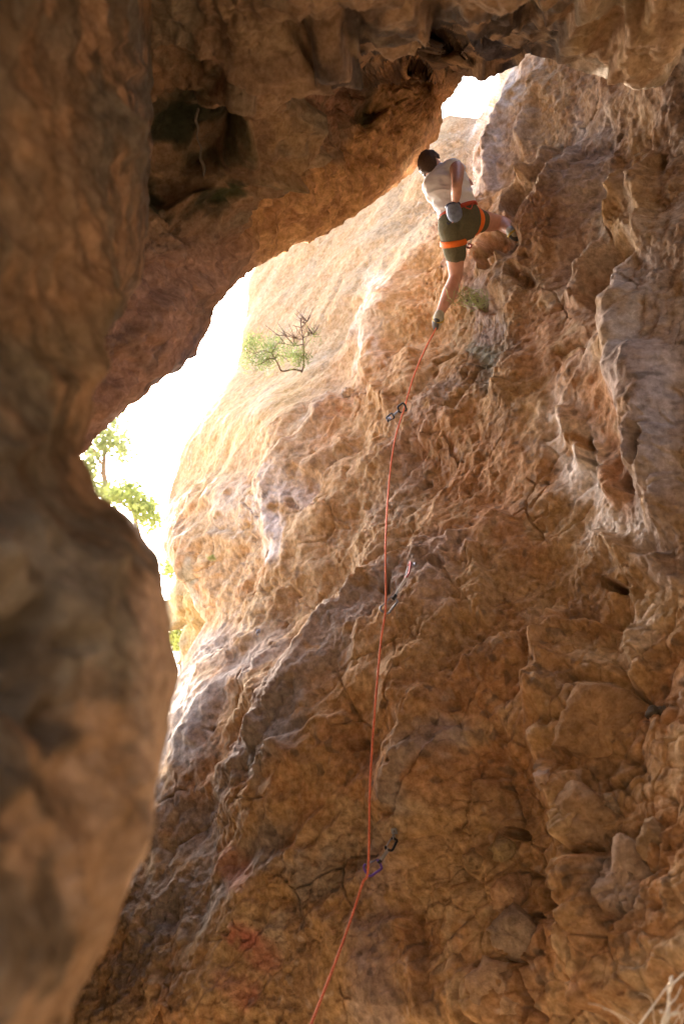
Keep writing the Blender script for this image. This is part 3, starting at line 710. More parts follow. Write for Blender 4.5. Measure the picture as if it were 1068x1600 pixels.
def ball_geo(c, ax, n=14):
    """ellipsoid with three axis vectors"""
    vs, fs = [], []; c = Vector(c)
    for j in range(n + 1):
        b = math.pi * j / n
        for i in range(2 * n):
            a = math.pi * i / n
            vs.append(c + ax[0] * (math.sin(b) * math.cos(a)) + ax[1] * (math.sin(b) * math.sin(a)) + ax[2] * math.cos(b))
    for j in range(n):
        for i in range(2 * n):
            i2 = (i + 1) % (2 * n); fs.append((j * 2 * n + i, j * 2 * n + i2, (j + 1) * 2 * n + i2, (j + 1) * 2 * n + i))
    return vs, fs

def limb(sec, side=None, n=6):
    """closed fleshy tube: sec = [(px,py,D,r1,r2)]"""
    p = smooth_path([tuple(at(a[0], a[1], a[2])) + (a[3], a[4] if len(a) > 4 else a[3]) for a in sec], n)
    q = p[:, :3]; r1 = list(p[:, 3]); r2 = list(p[:, 4])
    # rounded ends
    d0 = Vector(q[0] - q[1]).normalized(); d1 = Vector(q[-1] - q[-2]).normalized()
    pts = [Vector(x) for x in q]
    head = [(pts[0] + d0 * (r2[0] * math.sin(t)), r1[0] * math.cos(t), r2[0] * math.cos(t)) for t in (1.45, 1.0, .55)]
    tail = [(pts[-1] + d1 * (r2[-1] * math.sin(t)), r1[-1] * math.cos(t), r2[-1] * math.cos(t)) for t in (.55, 1.0, 1.45)]
    pts = [h[0] for h in head] + pts + [t[0] for t in tail]; r1 = [h[1] for h in head] + r1 + [t[1] for t in tail]; r2 = [h[2] for h in head] + r2 + [t[2] for t in tail]
    return tube_geo(pts, r1, 16, side, r2)

def blob(name, geos, mat, parent, voxel=.010, smooth=3, wrinkle=None):
    """several overlapping solids grown into one continuous skin"""
    v, f = join_geo(geos); tmp = mesh_obj('tmp', v, f, mat)
    bm = bmesh.new(); bm.from_mesh(tmp.data); bmesh.ops.recalc_face_normals(bm, faces=bm.faces); bm.to_mesh(tmp.data); bm.free()
    r = tmp.modifiers.new('r', 'REMESH'); r.mode = 'VOXEL'; r.voxel_size = voxel
    sm = tmp.modifiers.new('s', 'SMOOTH'); sm.factor = .5; sm.iterations = smooth
    dg = bpy.context.evaluated_depsgraph_get(); me = bpy.data.meshes.new_from_object(tmp.evaluated_get(dg))
    bpy.data.objects.remove(tmp); me.name = name
    if wrinkle is not None:
        co = np.empty(len(me.vertices) * 3, np.float32); me.vertices.foreach_get('co', co); co = co.reshape(-1, 3)
        nn = np.empty(len(me.vertices) * 3, np.float32); me.vertices.foreach_get('normal', nn); nn = nn.reshape(-1, 3)
        co = co + nn * wrinkle(co)[:, None]; me.vertices.foreach_set('co', co.reshape(-1).astype(np.float32)); me.update()
    me.polygons.foreach_set('use_smooth', np.ones(len(me.polygons), bool))
    me.materials.clear(); me.materials.append(mat)
    o = bpy.data.objects.new(name, me); COL.objects.link(o); o.parent = parent
    return o

def empty(name, loc=(0, 0, 0)):
    o = bpy.data.objects.new(name, None); COL.objects.link(o); o.location = loc; o.empty_display_size = .1; return o

def adopt(root):
    """keep parts where they were built although the root sits at the thing's base"""
    for c in bpy.data.objects:
        if c.parent is root: c.matrix_parent_inverse = Matrix.Translation(root.location).inverted()

# ------------------------------------------------------------------ the climber
SKIN = plain('skin', (.60, .32, .23), .5, noise=.10, nscale=22)
HAIR = plain('brown_hair', (.085, .048, .030), .7, noise=.4, nscale=140, bump=.5)
SHIRT = plain('white_cotton', (.84, .86, .92), .85, noise=.03, nscale=60, bump=.05, spec=.1)
OLIVE = plain('olive_cotton', (.135, .125, .075), .85, noise=.12, nscale=70, bump=.08, spec=.15)
ORANGE = plain('orange_webbing', (.95, .20, .02), .6, noise=.05)
REDTR = plain('red_trim', (.55, .08, .03), .6, noise=.08)
BLACK = plain('black_rubber', (.02, .02, .02), .55, noise=.2)
SOLE = plain('grey_rubber', (.07, .07, .065), .6, noise=.2)
YELLOW = plain('yellow_leather', (.55, .38, .04), .55, noise=.15)
GREYG = plain('grey_green_leather', (.42, .41, .32), .6, noise=.2)

def build_climber():
    root = empty('person', V(690, 500, 8.1))
    tag(root, 'climber in white shirt and olive shorts stretched across the rock', 'person')
    sh_side = Vector(RT * .88 + UPV * .46).normalized()
    headc = V(672, 258, 8.08)
    hf = Vector(FW * .62 + RT * .75 + UPV * .1).normalized(); hu = Vector(RT * -.42 + UPV * .85 - FW * .15); hu = (hu - hf * hu.dot(hf)).normalized(); hr = hf.cross(hu)
    ball = ball_geo
    torso = limb([(718,346,8.06,.15,.11),(713,322,8.05,.135,.095),(703,302,8.05,.15,.105),(695,284,8.05,.165,.105),(691,272,8.06,.13,.08)], sh_side)
    neck = limb([(691,272,8.06,.058),(684,265,8.07,.052),(677,260,8.08,.055)])
    skull = ball(headc, (hr * .070, hf * .086, hu * .092))
    jaw = ball(headc - hu * .055 + hf * .03, (hr * .056, hf * .062, hu * .058))
    nose = ball(headc + hf * .098 - hu * .012, (hr * .013, hf * .02, hu * .024))
    brow = ball(headc + hf * .082 + hu * .026, (hr * .05, hf * .018, hu * .012)); lip = ball(headc + hf * .088 - hu * .054, (hr * .024, hf * .012, hu * .009))
    ears = [ball(headc + hr * (.076 * e) - hf * .004 - hu * .01, (hr * .012, hf * .022, hu * .032)) for e in (-1, 1)]
    rarm = limb([(709,265,7.98,.064),(713,264,7.93,.060),(714,276,7.80,.050),(713,290,7.70,.041),(712,303,7.76,.041),(711,313,7.83,.031),(710,318,7.865,.026)])
    larm = limb([(677,282,8.06,.058),(676,280,8.20,.048),(692,280,8.36,.040),(712,285,8.48,.034),(724,288,8.55,.025)])
    lleg = limb([(705,354,8.04,.10),(709,385,8.10,.086),(711,412,8.15,.070),(711,432,8.17,.056),(707,444,8.13,.056),(702,458,8.08,.063),(693,476,8.03,.046),(687,489,8.01,.035),(685,496,8.0,.034)])
    rleg = limb([(731,346,8.08,.10),(748,345,8.18,.092),(766,347,8.30,.076),(780,348,8.38,.062),(787,351,8.34,.062),(792,355,8.27,.055),(796,360,8.19,.042),(798,364,8.13,.034)])
    # hands: palm and five fingers each
    def hand(base, d, nrm, s=1.0, curl=.6):
        d = Vector(d).normalized(); n = Vector(nrm); n = (n - d * n.dot(d)).normalized(); sd_ = d.cross(n); b = Vector(base); g = []
        g.append(ball(b + d * .045, (d * .052, sd_ * .042, n * .016)))
        for k, (o, L) in enumerate([(-.030, .066), (-.010, .076), (.010, .072), (.029, .056)]):
            a0 = b + d * .085 + sd_ * o; a1 = a0 + (d * math.cos(curl * .5) - n * math.sin(curl * .5)) * L * .45; a2 = a1 + (d * math.cos(curl * 1.4) - n * math.sin(curl * 1.4)) * L * .35; a3 = a2 + (d * math.cos(curl * 2.1) - n * math.sin(curl * 2.1)) * L * .25
            g.append(tube_geo([a0 - d * .02, a0, a1, a2, a3], [.0085, .0088, .0082, .0075, .0055], 8))
        t0 = b + d * .02 - sd_ * .032; t1 = t0 + (d * .6 - sd_ * .7) * .035; t2 = t1 + (d * .9 - sd_ * .25 - n * .3) * .032
        g.append(tube_geo([t0, t1, t2], [.012, .0105, .008], 8)); return g
    lh = hand(at(724, 288, 8.55), at(733, 284, 8.60) - at(724, 288, 8.55), -FW, curl=.5)
    rh = hand(at(710, 318, 7.865), at(711, 330, 7.86) - at(710, 318, 7.865), RT, curl=.4)
    feet = [limb([(685,495,8.0,.036),(684,500,8.04,.038),(682,506,8.13,.030)]), limb([(798,363,8.14,.035),(801,366,8.15,.036),(806,369,8.19,.028)])]
    blob('body', [torso, neck, skull, jaw, nose, brow, lip, rarm, larm, lleg, rleg] + ears + feet + lh + rh, SKIN, root, .0075, 3)
    # eyes
    for e in (-1, 1):
        mesh_obj('eye', *ball_geo(headc + hf * .088 + hr * (.031 * e) + hu * .008, (hr * .012, hf * .006, hu * .007), 6), BLACK, root)
    # hair: a cap over crown and nape, leaving the face and ears free
    hv, hfs = ball_geo(headc - hf * .006 + hu * .012, (hr * .079, hf * .094, hu * .099), 26)
    keep = []
    for q in hfs:
        c = sum((Vector(hv[i]) for i in q), Vector()) / 4 - headc
        fx_, ux_, rx_ = c.dot(hf), c.dot(hu), c.dot(hr)
        face = fx_ > .030 + .35 * (ux_ - .02) if ux_ < .055 else fx_ > .078
        nape = ux_ < -.066
        earz = abs(rx_) > .062 and fx_ > -.012 and ux_ < .022
        if not (face or nape or earz): keep.append(q)
    h = mesh_obj('hair', hv, keep, HAIR, root); so = h.modifiers.new('thick', 'SOLIDIFY'); so.thickness = .012; so.offset = -1
    co = np.array([v.co for v in h.data.vertices]); n_ = co - np.array(headc); n_ /= np.linalg.norm(n_, axis=1)[:, None]
    co = co + n_ * (.007 * fbm(co * 45, 2) + .004 * fbm(co * 120, 1))[:, None]; h.data.vertices.foreach_set('co', co.reshape(-1).astype(np.float32)); h.data.update()
    # clothes
    def folds(co):
        q = co @ np.stack([RT, UPV, FW], 1); return (.022 * (ridged(q * np.array([4, 13, 6]), 2) - .5) + .007 * fbm(q * 14, 2)).astype(np.float32)
    blob('shirt', [limb([(715,331,8.06,.158,.112),(711,318,8.05,.160,.112),(703,302,8.04,.176,.124),(695,285,8.04,.188,.124),(692,274,8.06,.150,.095),(690,269,8.07,.09,.07)], sh_side),
                   limb([(690,272,8.05,.085),(704,266,8.00,.078),(709,263,7.97,.070)]), limb([(690,276,8.07,.085),(679,281,8.08,.075),(676,280,8.16,.066),(683,280,8.25,.060)]),
                   limb([(714,262,8.06,.045),(721,264,8.10,.036)])], SHIRT, root, .009, 3, folds)
    def folds2(co):
        q = co @ np.stack([RT, UPV, FW], 1); return (.016 * (ridged(q * np.array([9, 4, 5]) + 3, 1) - .5)).astype(np.float32)
    blob('shorts', [limb([(714,330,8.055,.148,.112),(718,340,8.06,.165,.125),(719,352,8.06,.160,.125)], sh_side),
                    limb([(705,352,8.04,.112),(708,372,8.08,.102),(710,388,8.11,.092),(711,396,8.12,.090)]), limb([(728,345,8.07,.112),(738,345,8.13,.106),(746,345.5,8.17,.097)])], OLIVE, root, .009, 3, folds2)
    # climbing harness: belt, two leg loops, gear loop
    har = empty('harness', V(715, 335, 8.06)); har.parent = root
    def band(name, c, axis, side, r1, r2, w, th, mat):
        c = Vector(c); ax = Vector(axis).normalized(); u = Vector(side); u = (u - ax * u.dot(ax)).normalized(); v = ax.cross(u); vs = []; fs = []; n = 40
        for k in range(n):
            a = 2 * math.pi * k / n; wob = 1 + .015 * math.sin(3 * a)
            for (rr, z) in ((0, -w / 2), (th, -w / 2 * .8), (th, w / 2 * .8), (0, w / 2)):
                vs.append(c + (u * (r1 + rr) * math.cos(a) + v * (r2 + rr) * math.sin(a)) * wob + ax * z)
        for k in range(n):
            for j in range(4):
                k2 = (k + 1) % n; fs.append((k * 4 + j, k2 * 4 + j, k2 * 4 + (j + 1) % 4, k * 4 + (j + 1) % 4))
        return mesh_obj(name, vs, fs, mat, har)
    tax = V(703, 302, 8.05) - V(716, 336, 8.055)
    band('waist_belt', V(714.5, 329, 8.055), tax, sh_side, .158, .122, .034, .010, REDTR)
    band('leg_loop', V(708, 379, 8.09), V(705, 352, 8.04) - V(711, 400, 8.13), RT, .102, .102, .052, .008, ORANGE)
    band('leg_loop', V(736, 345, 8.12), V(730, 345, 8.08) - V(753, 346, 8.21), UPV, .113, .113, .056, .008, ORANGE)
    gl = smooth_path([at(738,318,7.95), at(735,326,7.90), at(727,324,7.88), at(721,318,7.90)], 8); tube('gear_loop', gl, .005, REDTR, har, 6)
    tube('tie_in_loop', smooth_path([at(724,338,8.19), at(734,362,8.22), at(728,366,8.2)], 6), .007, ORANGE, har, 6)
    # shoes
    for sec, tr in (([(686,491,8.0,.040,.040),(684.5,496,8.0,.044,.042),(683,501,8.05,.043,.043),(681.5,507,8.13,.036,.040),(680.5,510,8.18,.024,.03)], (684, 498, 8.02)),
                    ([(797,360.5,8.155,.040,.040),(799,364,8.13,.044,.042),(802,366.5,8.15,.043,.042),(806,369.5,8.19,.036,.034),(808.5,371.5,8.22,.022,.024)], (800, 364.5, 8.13))):
        sh = blob('shoe', [limb(sec)], GREYG, root, .008, 2)
        a = [V(*q[:3]) for q in sec]
        # dark sole rand, yellow strap
        sole = [(q[0] - (1.2 if q[0] < 750 else -.4), q[1] + 2.0, q[2] - .004, q[3] * .80, q[4] * .82) for q in sec[1:]]
        blob('sole', [limb(sole)], SOLE, sh, .008, 2)
        ax = (a[2] - a[0]).normalized(); u = ax.orthogonal().normalized(); v = ax.cross(u); c = V(*tr); vs, fs = tube_geo([c + (u * math.cos(t) + v * math.sin(t)) * .044 for t in np.linspace(0, 2 * math.pi, 25)], .008, 6, cap=False)
        mesh_obj('strap', vs, fs, YELLOW, sh)
    adopt(root)
    for c in bpy.data.objects:
        if c.parent is har: c.matrix_parent_inverse = Matrix.Translation(V(715, 335, 8.06)).inverted()
    har.matrix_parent_inverse = Matrix.Translation(root.location).inverted()
    return root
climber = build_climber()

# chalk bag on the climber's back
def build_chalk_bag():
    root = empty('chalk_bag', V(709, 342, 7.9)); tag(root, 'pale blue grey chalk bag hanging at the back of the climber', 'chalk bag')
    m1 = plain('blue_grey_fabric', (.19, .23, .32), .8, noise=.3, bump=.1); m2 = plain('navy_trim', (.03, .035, .09), .7); m3 = plain('white_fleece', (.7, .7, .68), .9)
    top = V(707, 321, 7.86); bot = V(712, 346, 7.84); ax = (bot - top)
    n = 10; pts = [top + ax * (k / n) for k in range(n + 1)]; r = [.052, .055, .058, .060, .061, .061, .060, .057, .052, .042, .018]
    v, f = tube_geo(pts, r, 24, RT, cap=True); mesh_obj('pouch', v, f[:-2] + f[-1:], m1, root)
    axn = ax.normalized(); u = (Vector(RT) - axn * axn.dot(Vector(RT))).normalized(); w = axn.cross(u)
    ring = [top + (u * math.cos(t) + w * math.sin(t)) * .054 for t in np.linspace(0, 2 * math.pi, 33)]
    tube('rim', ring, .007, m2, root, 8, cap=False)
    v, f = tube_geo([top + axn * .004, top + axn * .05], [.047, .043], 20, RT, cap=False); mesh_obj('lining', v, f, m3, root)
    tube('cord', smooth_path([at(702,334,7.92), at(697,340,7.95), at(699,350,7.93), at(704,347,7.91)], 8), .0035, m2, root, 6)
    tube('belt', smooth_path([at(698,330,7.96), at(706,326,7.935), at(716,322,7.93), at(727,318,7.95)], 6), .006, m2, root, 6)
    adopt(root)
build_chalk_bag()

# ------------------------------------------------------------------ rope, bolts and quickdraws
ROPE = plain('orange_rope', (.80, .22, .11), .75, noise=.35, nscale=190, bump=.3)
STEEL = plain('steel', (.35, .36, .38), .45, 1.0, noise=.1)
def wd(px, py, off): return wall_depth(px, py, 5) - off
q1 = (578, 1358, wd(585, 1355, .16)); q2 = (603, 948, wd(605, 945, .14)); q3 = (629, 640, wd(629, 640, .12))
def build_rope():
    ctrl = [(735,356,8.28),(722,372,8.33),(713,405,8.32),(708,440,8.28),(692,482,8.22),(680,514,8.08),(664,545,8.0),(646,588,(8.0+q3[2])/2),(q3[0]+1.5,q3[1],q3[2]),(616,690,q3[2]-.22),(607,760,q3[2]-.5),(602,850,q2[2]+.28),(q2[0]-1,q2[1],q2[2]),
            (595,1000,q2[2]-.12),(586,1100,q2[2]-.38),(578,1220,q1[2]+.22),(q1[0]-3,q1[1]-4,q1[2]),(566,1380,q1[2]-.05),(550,1430,q1[2]-.16),(525,1500,q1[2]-.38),(486,1600,q1[2]-.75),(440,1720,q1[2]-1.1),(380,1900,q1[2]-1.6)]
    p = smooth_path([at(*c) for c in ctrl], 12)
    # keep the rope in front of the rock between its clips
    x, y, f = project(p); need = np.array([max(0.0, b - (wall_depth(u, w, 3) - .05)) if (w > 525 and w < 1650) else 0.0 for u, w, b in zip(x, y, f)])
    sm = np.array([max(need[max(0, i - j)] * (1 - abs(j) / 16) if 0 <= i - j < len(need) else 0 for j in range(-15, 16)) for i in range(len(need))])
    p = at(x, y, f - sm)
    o = tube('climbing_rope', p, .0066, ROPE, None, 8); tag(o, 'orange climbing rope running down the wall from the climber through three quickdraws', 'rope')
build_rope()

def carabiner(p0, p1, wdt, mat, gmat, parent, name='carabiner'):
    p0 = Vector(p0); p1 = Vector(p1); ax = p1 - p0; L = ax.length; ax.normalize(); sd_ = ax.cross(Vector(FW) + Vector(RT) * .5).normalized()
    sh = [(0.03, -.25), (0.0, 0.1), (.06, .45), (.22, .5), (.5, .5), (.82, .5), (.96, .38), (1.0, .0), (.97, -.32), (.86, -.45), (.78, -.42)]
    pts = smooth_path([p0 + ax * (a * L) + sd_ * (b * wdt) for a, b in sh], 5)
    b = tube(name, pts, .0068, mat, parent, 8)
    tube('gate', [p0 + ax * (.80 * L) + sd_ * (-.42 * wdt), p0 + ax * (.03 * L) + sd_ * (-.26 * wdt)], .0042, gmat, b, 6)
    return b

def hanger(px, py, label, mat=STEEL):
    D = wall_depth(px, py, 3); n = wall_normal(px, py, 8); c = V(px, py, D) + n * .004
    root = empty('bolt_hanger', c); tag(root, label, 'bolt hanger', 'steel bolt hangers fixed in the wall')
    t = Vector((0, 0, -1)); t = (t - n * t.dot(n)).normalized(); s_ = n.cross(t)
    # bent plate with an eye
    ring = []
    prof = [(-.018, .016), (-.018, -.016), (.012, -.018), (.016, .018)]
    v = [c + t * a + s_ * b for a, b in prof] + [c + t * a + s_ * b + n * .003 for a, b in prof]
    f = [(0, 1, 2, 3), (7, 6, 5, 4), (0, 4, 5, 1), (1, 5, 6, 2), (2, 6, 7, 3), (3, 7, 4, 0)]
    mesh_obj('plate', v, f, mat, root, False)
    eye = [c + t * (.026 + .012 * math.cos(a)) + n * (.020 + .016 * math.sin(a)) for a in np.linspace(0, 2 * math.pi, 17)]
    tube('eye', eye, .0035, mat, root, 6, cap=False)
    tube('bolt', [c + n * .001, c + n * .010], .009, mat, root, 6); tube('nut', [c + n * .010, c + n * .018], .006, mat, root, 6)
    adopt(root); return c + t * .030 + n * .028

def quickdraw(label, hp, hl, a, b, e, mats):
    """hanger pixel, upper carabiner end, sling end, lower carabiner end (pixels with depth)"""
    top = hanger(*hp, hl)
    root = empty('quickdraw', top); tag(root, label, 'quickdraw', 'quickdraws clipped along the rope')
    A, B, E = V(*a), V(*b), V(*e); m_top, m_sl, m_low, m_gate = mats
    carabiner(top, A, .045, m_top, m_gate, root)
    side = (B - A).cross(Vector(FW)).normalized()
    tube('sling', [A + (B - A) * t for t in (-.12, .0, .15, .5, .85, 1.0, 1.12)], [.009, .011, .010, .0095, .010, .011, .009], m_sl, root, 8, side=side, rad2=[.005] * 7)
    tube('keeper', [B - (B - A) * .16, B + (B - A) * .10], [.010, .011], BLACK, root, 8)
    carabiner(B, E, .068, m_low, m_gate, root); adopt(root)
PURPLE = plain('purple_metal', (.16, .08, .36), .35, .5, noise=.1); DKMET = plain('black_metal', (.02, .02, .022), .35, .6); PINKM = plain('rose_metal', (.5, .16, .15), .35, .7); WHTSL = plain('white_sling', (.7, .7, .68), .8); GRYSL = plain('grey_sling', (.33, .32, .31), .8); BLUSL = plain('blue_grey_sling', (.30, .36, .48), .7)
quickdraw('quickdraw with a purple lower carabiner, lowest on the rope', (616,1299), 'steel bolt hanger holding the lowest quickdraw', (606,1328,q1[2]+.06), (592,1347,q1[2]+.03), (571,1362,q1[2]-.01), (DKMET, GRYSL, PURPLE, STEEL))
quickdraw('quickdraw with a thin white sling, middle one on the rope', (645,883), 'steel bolt hanger holding the middle quickdraw', (635,902,q2[2]+.06), (615,934,q2[2]+.03), (598,956,q2[2]-.01), (PINKM, WHTSL, STEEL, STEEL))
quickdraw('quickdraw with a blue grey sling, highest on the rope', (608,655), 'steel bolt hanger holding the highest quickdraw', (614,649,q3[2]+.05), (623,642,q3[2]+.03), (633,635,q3[2]-.01), (DKMET, BLUSL, DKMET, DKMET))
hanger(404, 987, 'bare shiny bolt hanger alone on the grey slanting rock')
def build_spare():
    root = empty('quickdraw', V(738, 366, 8.12)); tag(root, 'quickdraw with red and white sling hanging from the climber’s harness', 'quickdraw')
    A, B, E, Z = V(735,366,8.14), V(737,372,8.12), V(733,381,8.10), V(731,387,8.10)
    carabiner(A, B, .035, DKMET, DKMET, root); tube('sling', [A + (B - A) * .9, B, E], [.006, .007, .007], WHTSL, root, 8); carabiner(E, Z, .04, PINKM, DKMET, root); adopt(root)
build_spare()

# ------------------------------------------------------------------ plants
def leaves_geo(centers, n_per, spread, size, R, elong=1.8):
    vs, fs = [], []
    for (c, k) in centers:
        for _ in range(int(n_per * k)):
            d = Vector((R.gauss(0, 1), R.gauss(0, 1), R.gauss(0, 1))); d = d.normalized() * (R.random() ** .5) * spread * k ** .33
            p = Vector(c) + d; a = Vector((R.gauss(0, 1), R.gauss(0, 1), R.gauss(0, .7))).normalized(); b = a.orthogonal().normalized()
            b = (Matrix.Rotation(R.random() * 6.28, 3, a) @ b); s_ = size * R.uniform(.6, 1.3); i = len(vs)
            vs += [p - a * s_ * elong * .5, p + b * s_ * .5, p + a * s_ * elong * .5, p - b * s_ * .5]; fs.append((i, i + 1, i + 2, i + 3))
    return vs, fs

def needles_geo(tips, n_per, L, w, R):
    vs, fs = [], []
    for c, d0, k in tips:
        for _ in range(int(n_per * k)):
            d = (Vector(d0) + Vector((R.gauss(0, .55), R.gauss(0, .55), R.gauss(0, .55)))).normalized(); p = Vector(c) + Vector((R.gauss(0, 1), R.gauss(0, 1), R.gauss(0, 1))) * .05 * k
            b = d.orthogonal().normalized(); b = Matrix.Rotation(R.random() * 6.28, 3, d) @ b; l_ = L * R.uniform(.6, 1.3); i = len(vs)
            vs += [p - b * w, p + b * w, p + d * l_]; fs.append((i, i + 1, i + 2))
    return vs, fs

BARK = plain('bark', (.20, .135, .10), .9, noise=.3, nscale=30, bump=.4); PALEBARK = plain('pale_bark', (.34, .24, .19), .9, noise=.25, nscale=20)
GREEN = leaf_mat('needle_green', (.20, .25, .08), .4); YGREEN = leaf_mat('yellow_green_leaves', (.33, .38, .11), .55); PGREEN = leaf_mat('pale_tree_leaves', (.31, .35, .14), .45); GRASS = leaf_mat('grass_green', (.38, .42, .18), .35); DRY = plain('dry_stem', (.80, .74, .66), .8, noise=.15)

def build_shrub():
    R = random.Random(3); bx, by = 471, 580; D0 = wall_depth(471, 580, 4)
    root = empty('shrub', V(bx, by, D0)); tag(root, 'twisted little green shrub growing from a crack in the sunlit rock', 'shrub')
    def P(x, y, o=.25): return at(x, y, D0 - o)
    bs = [[(471,581,-.05),(474,572,.1),(474,560,.2),(474,545,.25),(473,528,.28),(470,512,.3),(469,500,.3)], [(471,580,0),(458,577,.15),(441,580,.25),(436,573,.3),(430,562,.32),(420,560,.35),(408,568,.38),(398,572,.4)],
          [(430,562,.32),(432,555,.35),(440,556,.35),(452,566,.35)], [(430,562,.32),(424,552,.35),(412,548,.4),(396,552,.4),(384,545,.42)], [(473,530,.28),(462,529,.3),(448,525,.3),(434,524,.33)], [(473,538,.28),(460,540,.3),(445,537,.3)], [(473,528,.28),(482,524,.25),(490,523,.22)], [(471,512,.3),(476,506,.3),(480,502,.28)], [(474,560,.2),(466,556,.28),(458,550,.3)], [(424,552,.35),(430,542,.38),(436,534,.38)]]
    rad = [.012, .011] + [.006] * 9
    for k, b in enumerate(bs):
        p = smooth_path([P(*q) for q in b], 4); n = len(p); tube('branch', p, [rad[k] * (1 - .65 * i / n) for i in range(n)], BARK, root, 6)
    tw = []
    for _ in range(80):
        b = R.choice(bs[4:8] + bs[:1]); q = R.choice(b[1:]); a = P(q[0] + R.uniform(-8, 8), q[1] + R.uniform(-6, 6), q[2]); e = P(q[0] + R.uniform(-22, 14), q[1] + R.uniform(-24, 0), q[2] + R.uniform(-.1, .1))
        tw.append(tube_geo([P(*q), e], [.004, .002], 4))
    t = mesh_obj('twigs', *join_geo(tw), BARK, root); t['kind'] = 'stuff'
    tips = []
    for (x, y, rx, ry, n) in [(420,550,20,20,46),(410,562,14,14,22),(462,555,14,15,34),(392,540,10,12,16),(388,568,8,12,12),(385,546,8,10,9),(476,562,8,12,10),(490,525,4,6,4),(400,530,14,8,7),(432,540,10,8,9)]:
        for _ in range(n): tips.append((P(x + R.gauss(0, rx * .5), y + R.gauss(0, ry * .5), .3 + R.uniform(-.12, .15)), Vector((R.gauss(0, .6), R.gauss(0, .6), .7)), R.uniform(.6, 1.2)))
    f = mesh_obj('foliage', *needles_geo(tips, 11, .085, .0036, R), GREEN, root, False); f['kind'] = 'stuff'; adopt(root)
build_shrub()

def build_tuft(px, py, w, h, n, label, off=.02):
    R = random.Random(int(px)); root = None; vs, fs = [], []
    for _ in range(n):
        x = px + R.gauss(0, w * .35); y = py + R.gauss(0, h * .2); D = wall_depth(px, py, 6) - off; p = Vector(at(x, y, D)); d = (Vector(UPV) * R.uniform(.2, 1) + Vector(RT) * R.gauss(0, .9) - Vector(FW) * R.uniform(.1, .7)).normalized()
        L = h * D / FPX * R.uniform(.4, .9); b = d.cross(Vector(FW)).normalized() * .003; m = p + d * L * .6; e = p + d * L + Vector((0, 0, -L * .25)); i = len(vs)
        vs += [p - b, p + b, m - b * .7, m + b * .7, e]; fs += [(i, i + 1, i + 3, i + 2), (i + 2, i + 3, i + 4)]
    o = mesh_obj('grass_tuft', vs, fs, GRASS, None, False); tag(o, label, 'grass tuft')
build_tuft(740, 474, 46, 36, 80, 'green grass tuft on the wall just below the climber')
build_tuft(331, 873, 8, 10, 60, 'tiny dark green tuft on the wall beside the narrow gap')

def build_tree(name, label, D, stems, crowns, n_per, spread, size, lm, seed, cat='tree'):
    R = random.Random(seed); b = stems[0][0]
    root = empty(name, V(b[0], b[1], D)); tag(root, label, cat)
    for k, (pts, r0) in enumerate([(s_[:-1], s_[-1]) for s_ in stems]):
        p = smooth_path([at(x, y, D + dz) for x, y, dz in pts], 5); n = len(p)
        tube('trunk' if k == 0 else 'branch', p, [r0 * (1 - .75 * i / n) for i in range(n)], PALEBARK, root, 6)
    cs = [(at(x + R.gauss(0, rx * .45), y + R.gauss(0, ry * .45), D + R.gauss(0, .5)), R.uniform(.5, 1.2)) for x, y, rx, ry, n in crowns for _ in range(n)]
    c = mesh_obj('crown', *leaves_geo(cs, n_per, spread, size, R), lm, root, False); c['kind'] = 'stuff'; adopt(root)
build_tree('tree', 'slender tree with pale trunk and sparse leaves seen through the gap', 26, [[(166,800,0),(165,760,0),(162,735,0),(163,715,.1),(162,690,.2),(161,672,.2), .11], [(162,742,0),(150,735,.3),(138,728,.4), .04], [(162,728,0),(152,715,-.2),(146,700,-.3), .04], [(163,715,0),(172,700,.2),(182,692,.3),(190,705,.3), .03], [(165,770,0),(150,762,.2),(140,755,.2), .04]],
    [(143,708,10,9,11),(132,728,12,10,10),(156,697,10,7,4),(188,702,13,9,8),(190,712,10,8,3),(168,685,10,6,4),(181,660,8,5,4),(152,765,14,12,9),(158,772,10,12,8),(140,745,10,8,8),(176,690,16,8,4),(172,672,14,12,5),(195,690,10,10,4)], 20, .32, .09, PGREEN, 5)
build_tree('bush', 'yellow green bushy crown seen through the gap above the rock bulge', 24, [[(215,840,0),(212,815,0),(205,790,.1),(200,770,.2), .08], [(210,805,0),(225,790,.1),(232,780,.2), .04], [(208,800,0),(190,785,0),(180,775,.1), .04]],
    [(190,765,20,9,16),(215,785,20,14,34),(225,795,14,12,20),(182,778,12,10,14),(234,802,10,8,10),(240,818,8,8,8),(205,762,12,8,6)], 15, .30, .085, YGREEN, 6, 'bush')
build_tree('undergrowth_bush', 'yellow lit bush low in the narrow slot behind the pillar', 15, [[(284,1080,0),(282,1040,0),(280,1010,0), .03]], [(281,1000,8,26,40),(272,985,6,20,20),(268,890,5,16,14)], 22, .16, .05, YGREEN, 8, 'bush')

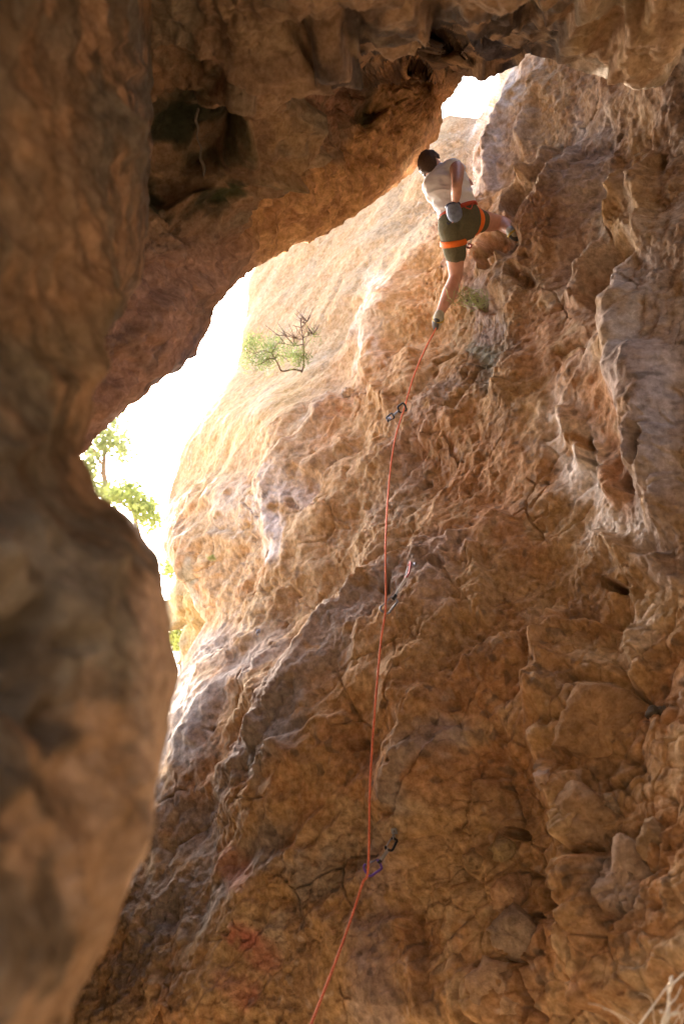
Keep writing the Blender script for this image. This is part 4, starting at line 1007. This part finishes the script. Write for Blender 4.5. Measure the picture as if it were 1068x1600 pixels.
# dry weed near the viewer's feet
def build_weed():
    R = random.Random(2); D = 3.0; root = empty('dry_weed', V(1030, 1640, D)); tag(root, 'bleached dry weed stalk in the bottom corner', 'weed')
    for pts, r in [([(1026,1660,0),(1034,1600,0),(1040,1585,0),(1043,1572,.02),(1044,1555,.03),(1042,1540,.02)], .006), ([(990,1612,0),(1018,1574,0),(1042,1540,.02),(1050,1526,.02)], .003), ([(1043,1572,0),(1050,1565,0),(1056,1558,.01),(1064,1540,.02)], .003), ([(1046,1548,0),(1050,1538,0),(1058,1530,.01),(1070,1519,.02)], .004)]:
        p = smooth_path([at(x, y, D + z) for x, y, z in pts], 4); tube('stem', p, [r * (1 - .4 * i / len(p)) for i in range(len(p))], DRY, root, 6)
    for _ in range(9):
        x0 = R.uniform(1000, 1068); a_ = R.uniform(-.9, .7); L_ = R.uniform(40, 95)
        p = smooth_path([at(x0, 1640, D + .05), at(x0 + a_ * L_ * .4, 1640 - L_ * .6, D + .04), at(x0 + a_ * L_ + R.uniform(-8, 8), 1640 - L_ * 1.0, D), at(x0 + a_ * L_ * 1.5, 1640 - L_ * 1.1, D)], 4); tube('stem', p, [.0016 * (1 - .5 * i / len(p)) for i in range(len(p))], DRY, root, 5)
    for (x, y, dx, dy) in [(1046,1550,4,-26),(1049,1540,-2,-14),(1038,1600,8,-22),(1036,1590,10,-16),(1044,1586,16,-3),(1050,1584,10,-2),(1034,1582,-4,-2)]:
        v, f = tube_geo([at(x, y, D), at(x + dx * .5, y + dy * .5, D - .01), at(x + dx, y + dy, D)], [.003, .007, .002], 5); mesh_obj('dry_leaf', v, f, DRY, root)
    adopt(root)
build_weed()

# root hanging from the mossy hollow overhead
def build_root():
    rf = lambda x, y: float(roof_d(np.array([x]), np.array([y]))[0])
    p = smooth_path([at(x, y, rf(x, y) - .02) for x, y in [(309,168),(307,185),(308,205),(312,228),(315,250),(319,270),(324,288)]], 5); n = len(p)
    p = p + .006 * np.stack([np.sin(np.arange(n) * .9), np.cos(np.arange(n) * 1.3), 0 * np.arange(n)], 1)
    o = tube('hanging_root', p, [.005 + .002 * math.sin(i * .35) + .003 * i / n for i in range(n)], plain('grey_root', (.24, .20, .16), .9, noise=.25), None, 7); tag(o, 'thin grey root hanging in the dark mossy hollow overhead', 'root')
build_root()

# ------------------------------------------------------------------ block of sunlit rock in the narrow slot
def build_block():
    ys = np.linspace(800, 1140, 150); xe = np.interp(ys, [800,868,880,905,930,955,985,1010,1050,1140], [262,264,276,279,272,275,286,283,292,296]); xs = np.linspace(0, 1, 80)
    S, Y = np.meshgrid(xs, ys); px = xe[:, None] * (1 - S) + 350 * S; py = Y; D = 11.4 - .8 * S + .8 * np.exp(-S / .06)
    k = np.linspace(1, 0, 9)[:-1][None]; px = np.concatenate([px[:, :1] + 30 * k ** 2, px], 1); py = np.concatenate([py[:, :1] + 0 * k, py], 1); D = np.concatenate([D[:, :1] + 3 * k, D], 1)
    P = at(px, py, D); N = normals(P); w1 = gnoise(P * 4); gx = px + 4 * w1; gy = py + 4 * gnoise(P * 4 + 9)
    h = .10 * fbm(P * 1.2, 3) + .03 * fbm(P * 5, 3) + .008 * fbm(P * 20, 2)
    for pts, H, w in [([(296,880),(292,905),(300,920)], .2, 3.5), ([(278,928),(285,922),(298,917)], .15, 2.5), ([(281,930),(283,955),(286,980)], .25, 3.5), ([(297,950),(303,965)], .15, 4)]: f_ridge(h, gx, gy, pts, -H, w)
    cB = fbm(P * 2 + 3, 3); col = mixc(np.zeros(P.shape) + np.array((.46, .34, .15)), (.34, .25, .12), sstep(-.1, .4, cB))
    o = grid_mesh('rock_outcrop', P + N * h[..., None], col, rock_mat('outcrop_rock', 1.0)); tag(o, 'yellowish cracked rock in the narrow slot behind the pillar', kind='structure')
build_block()
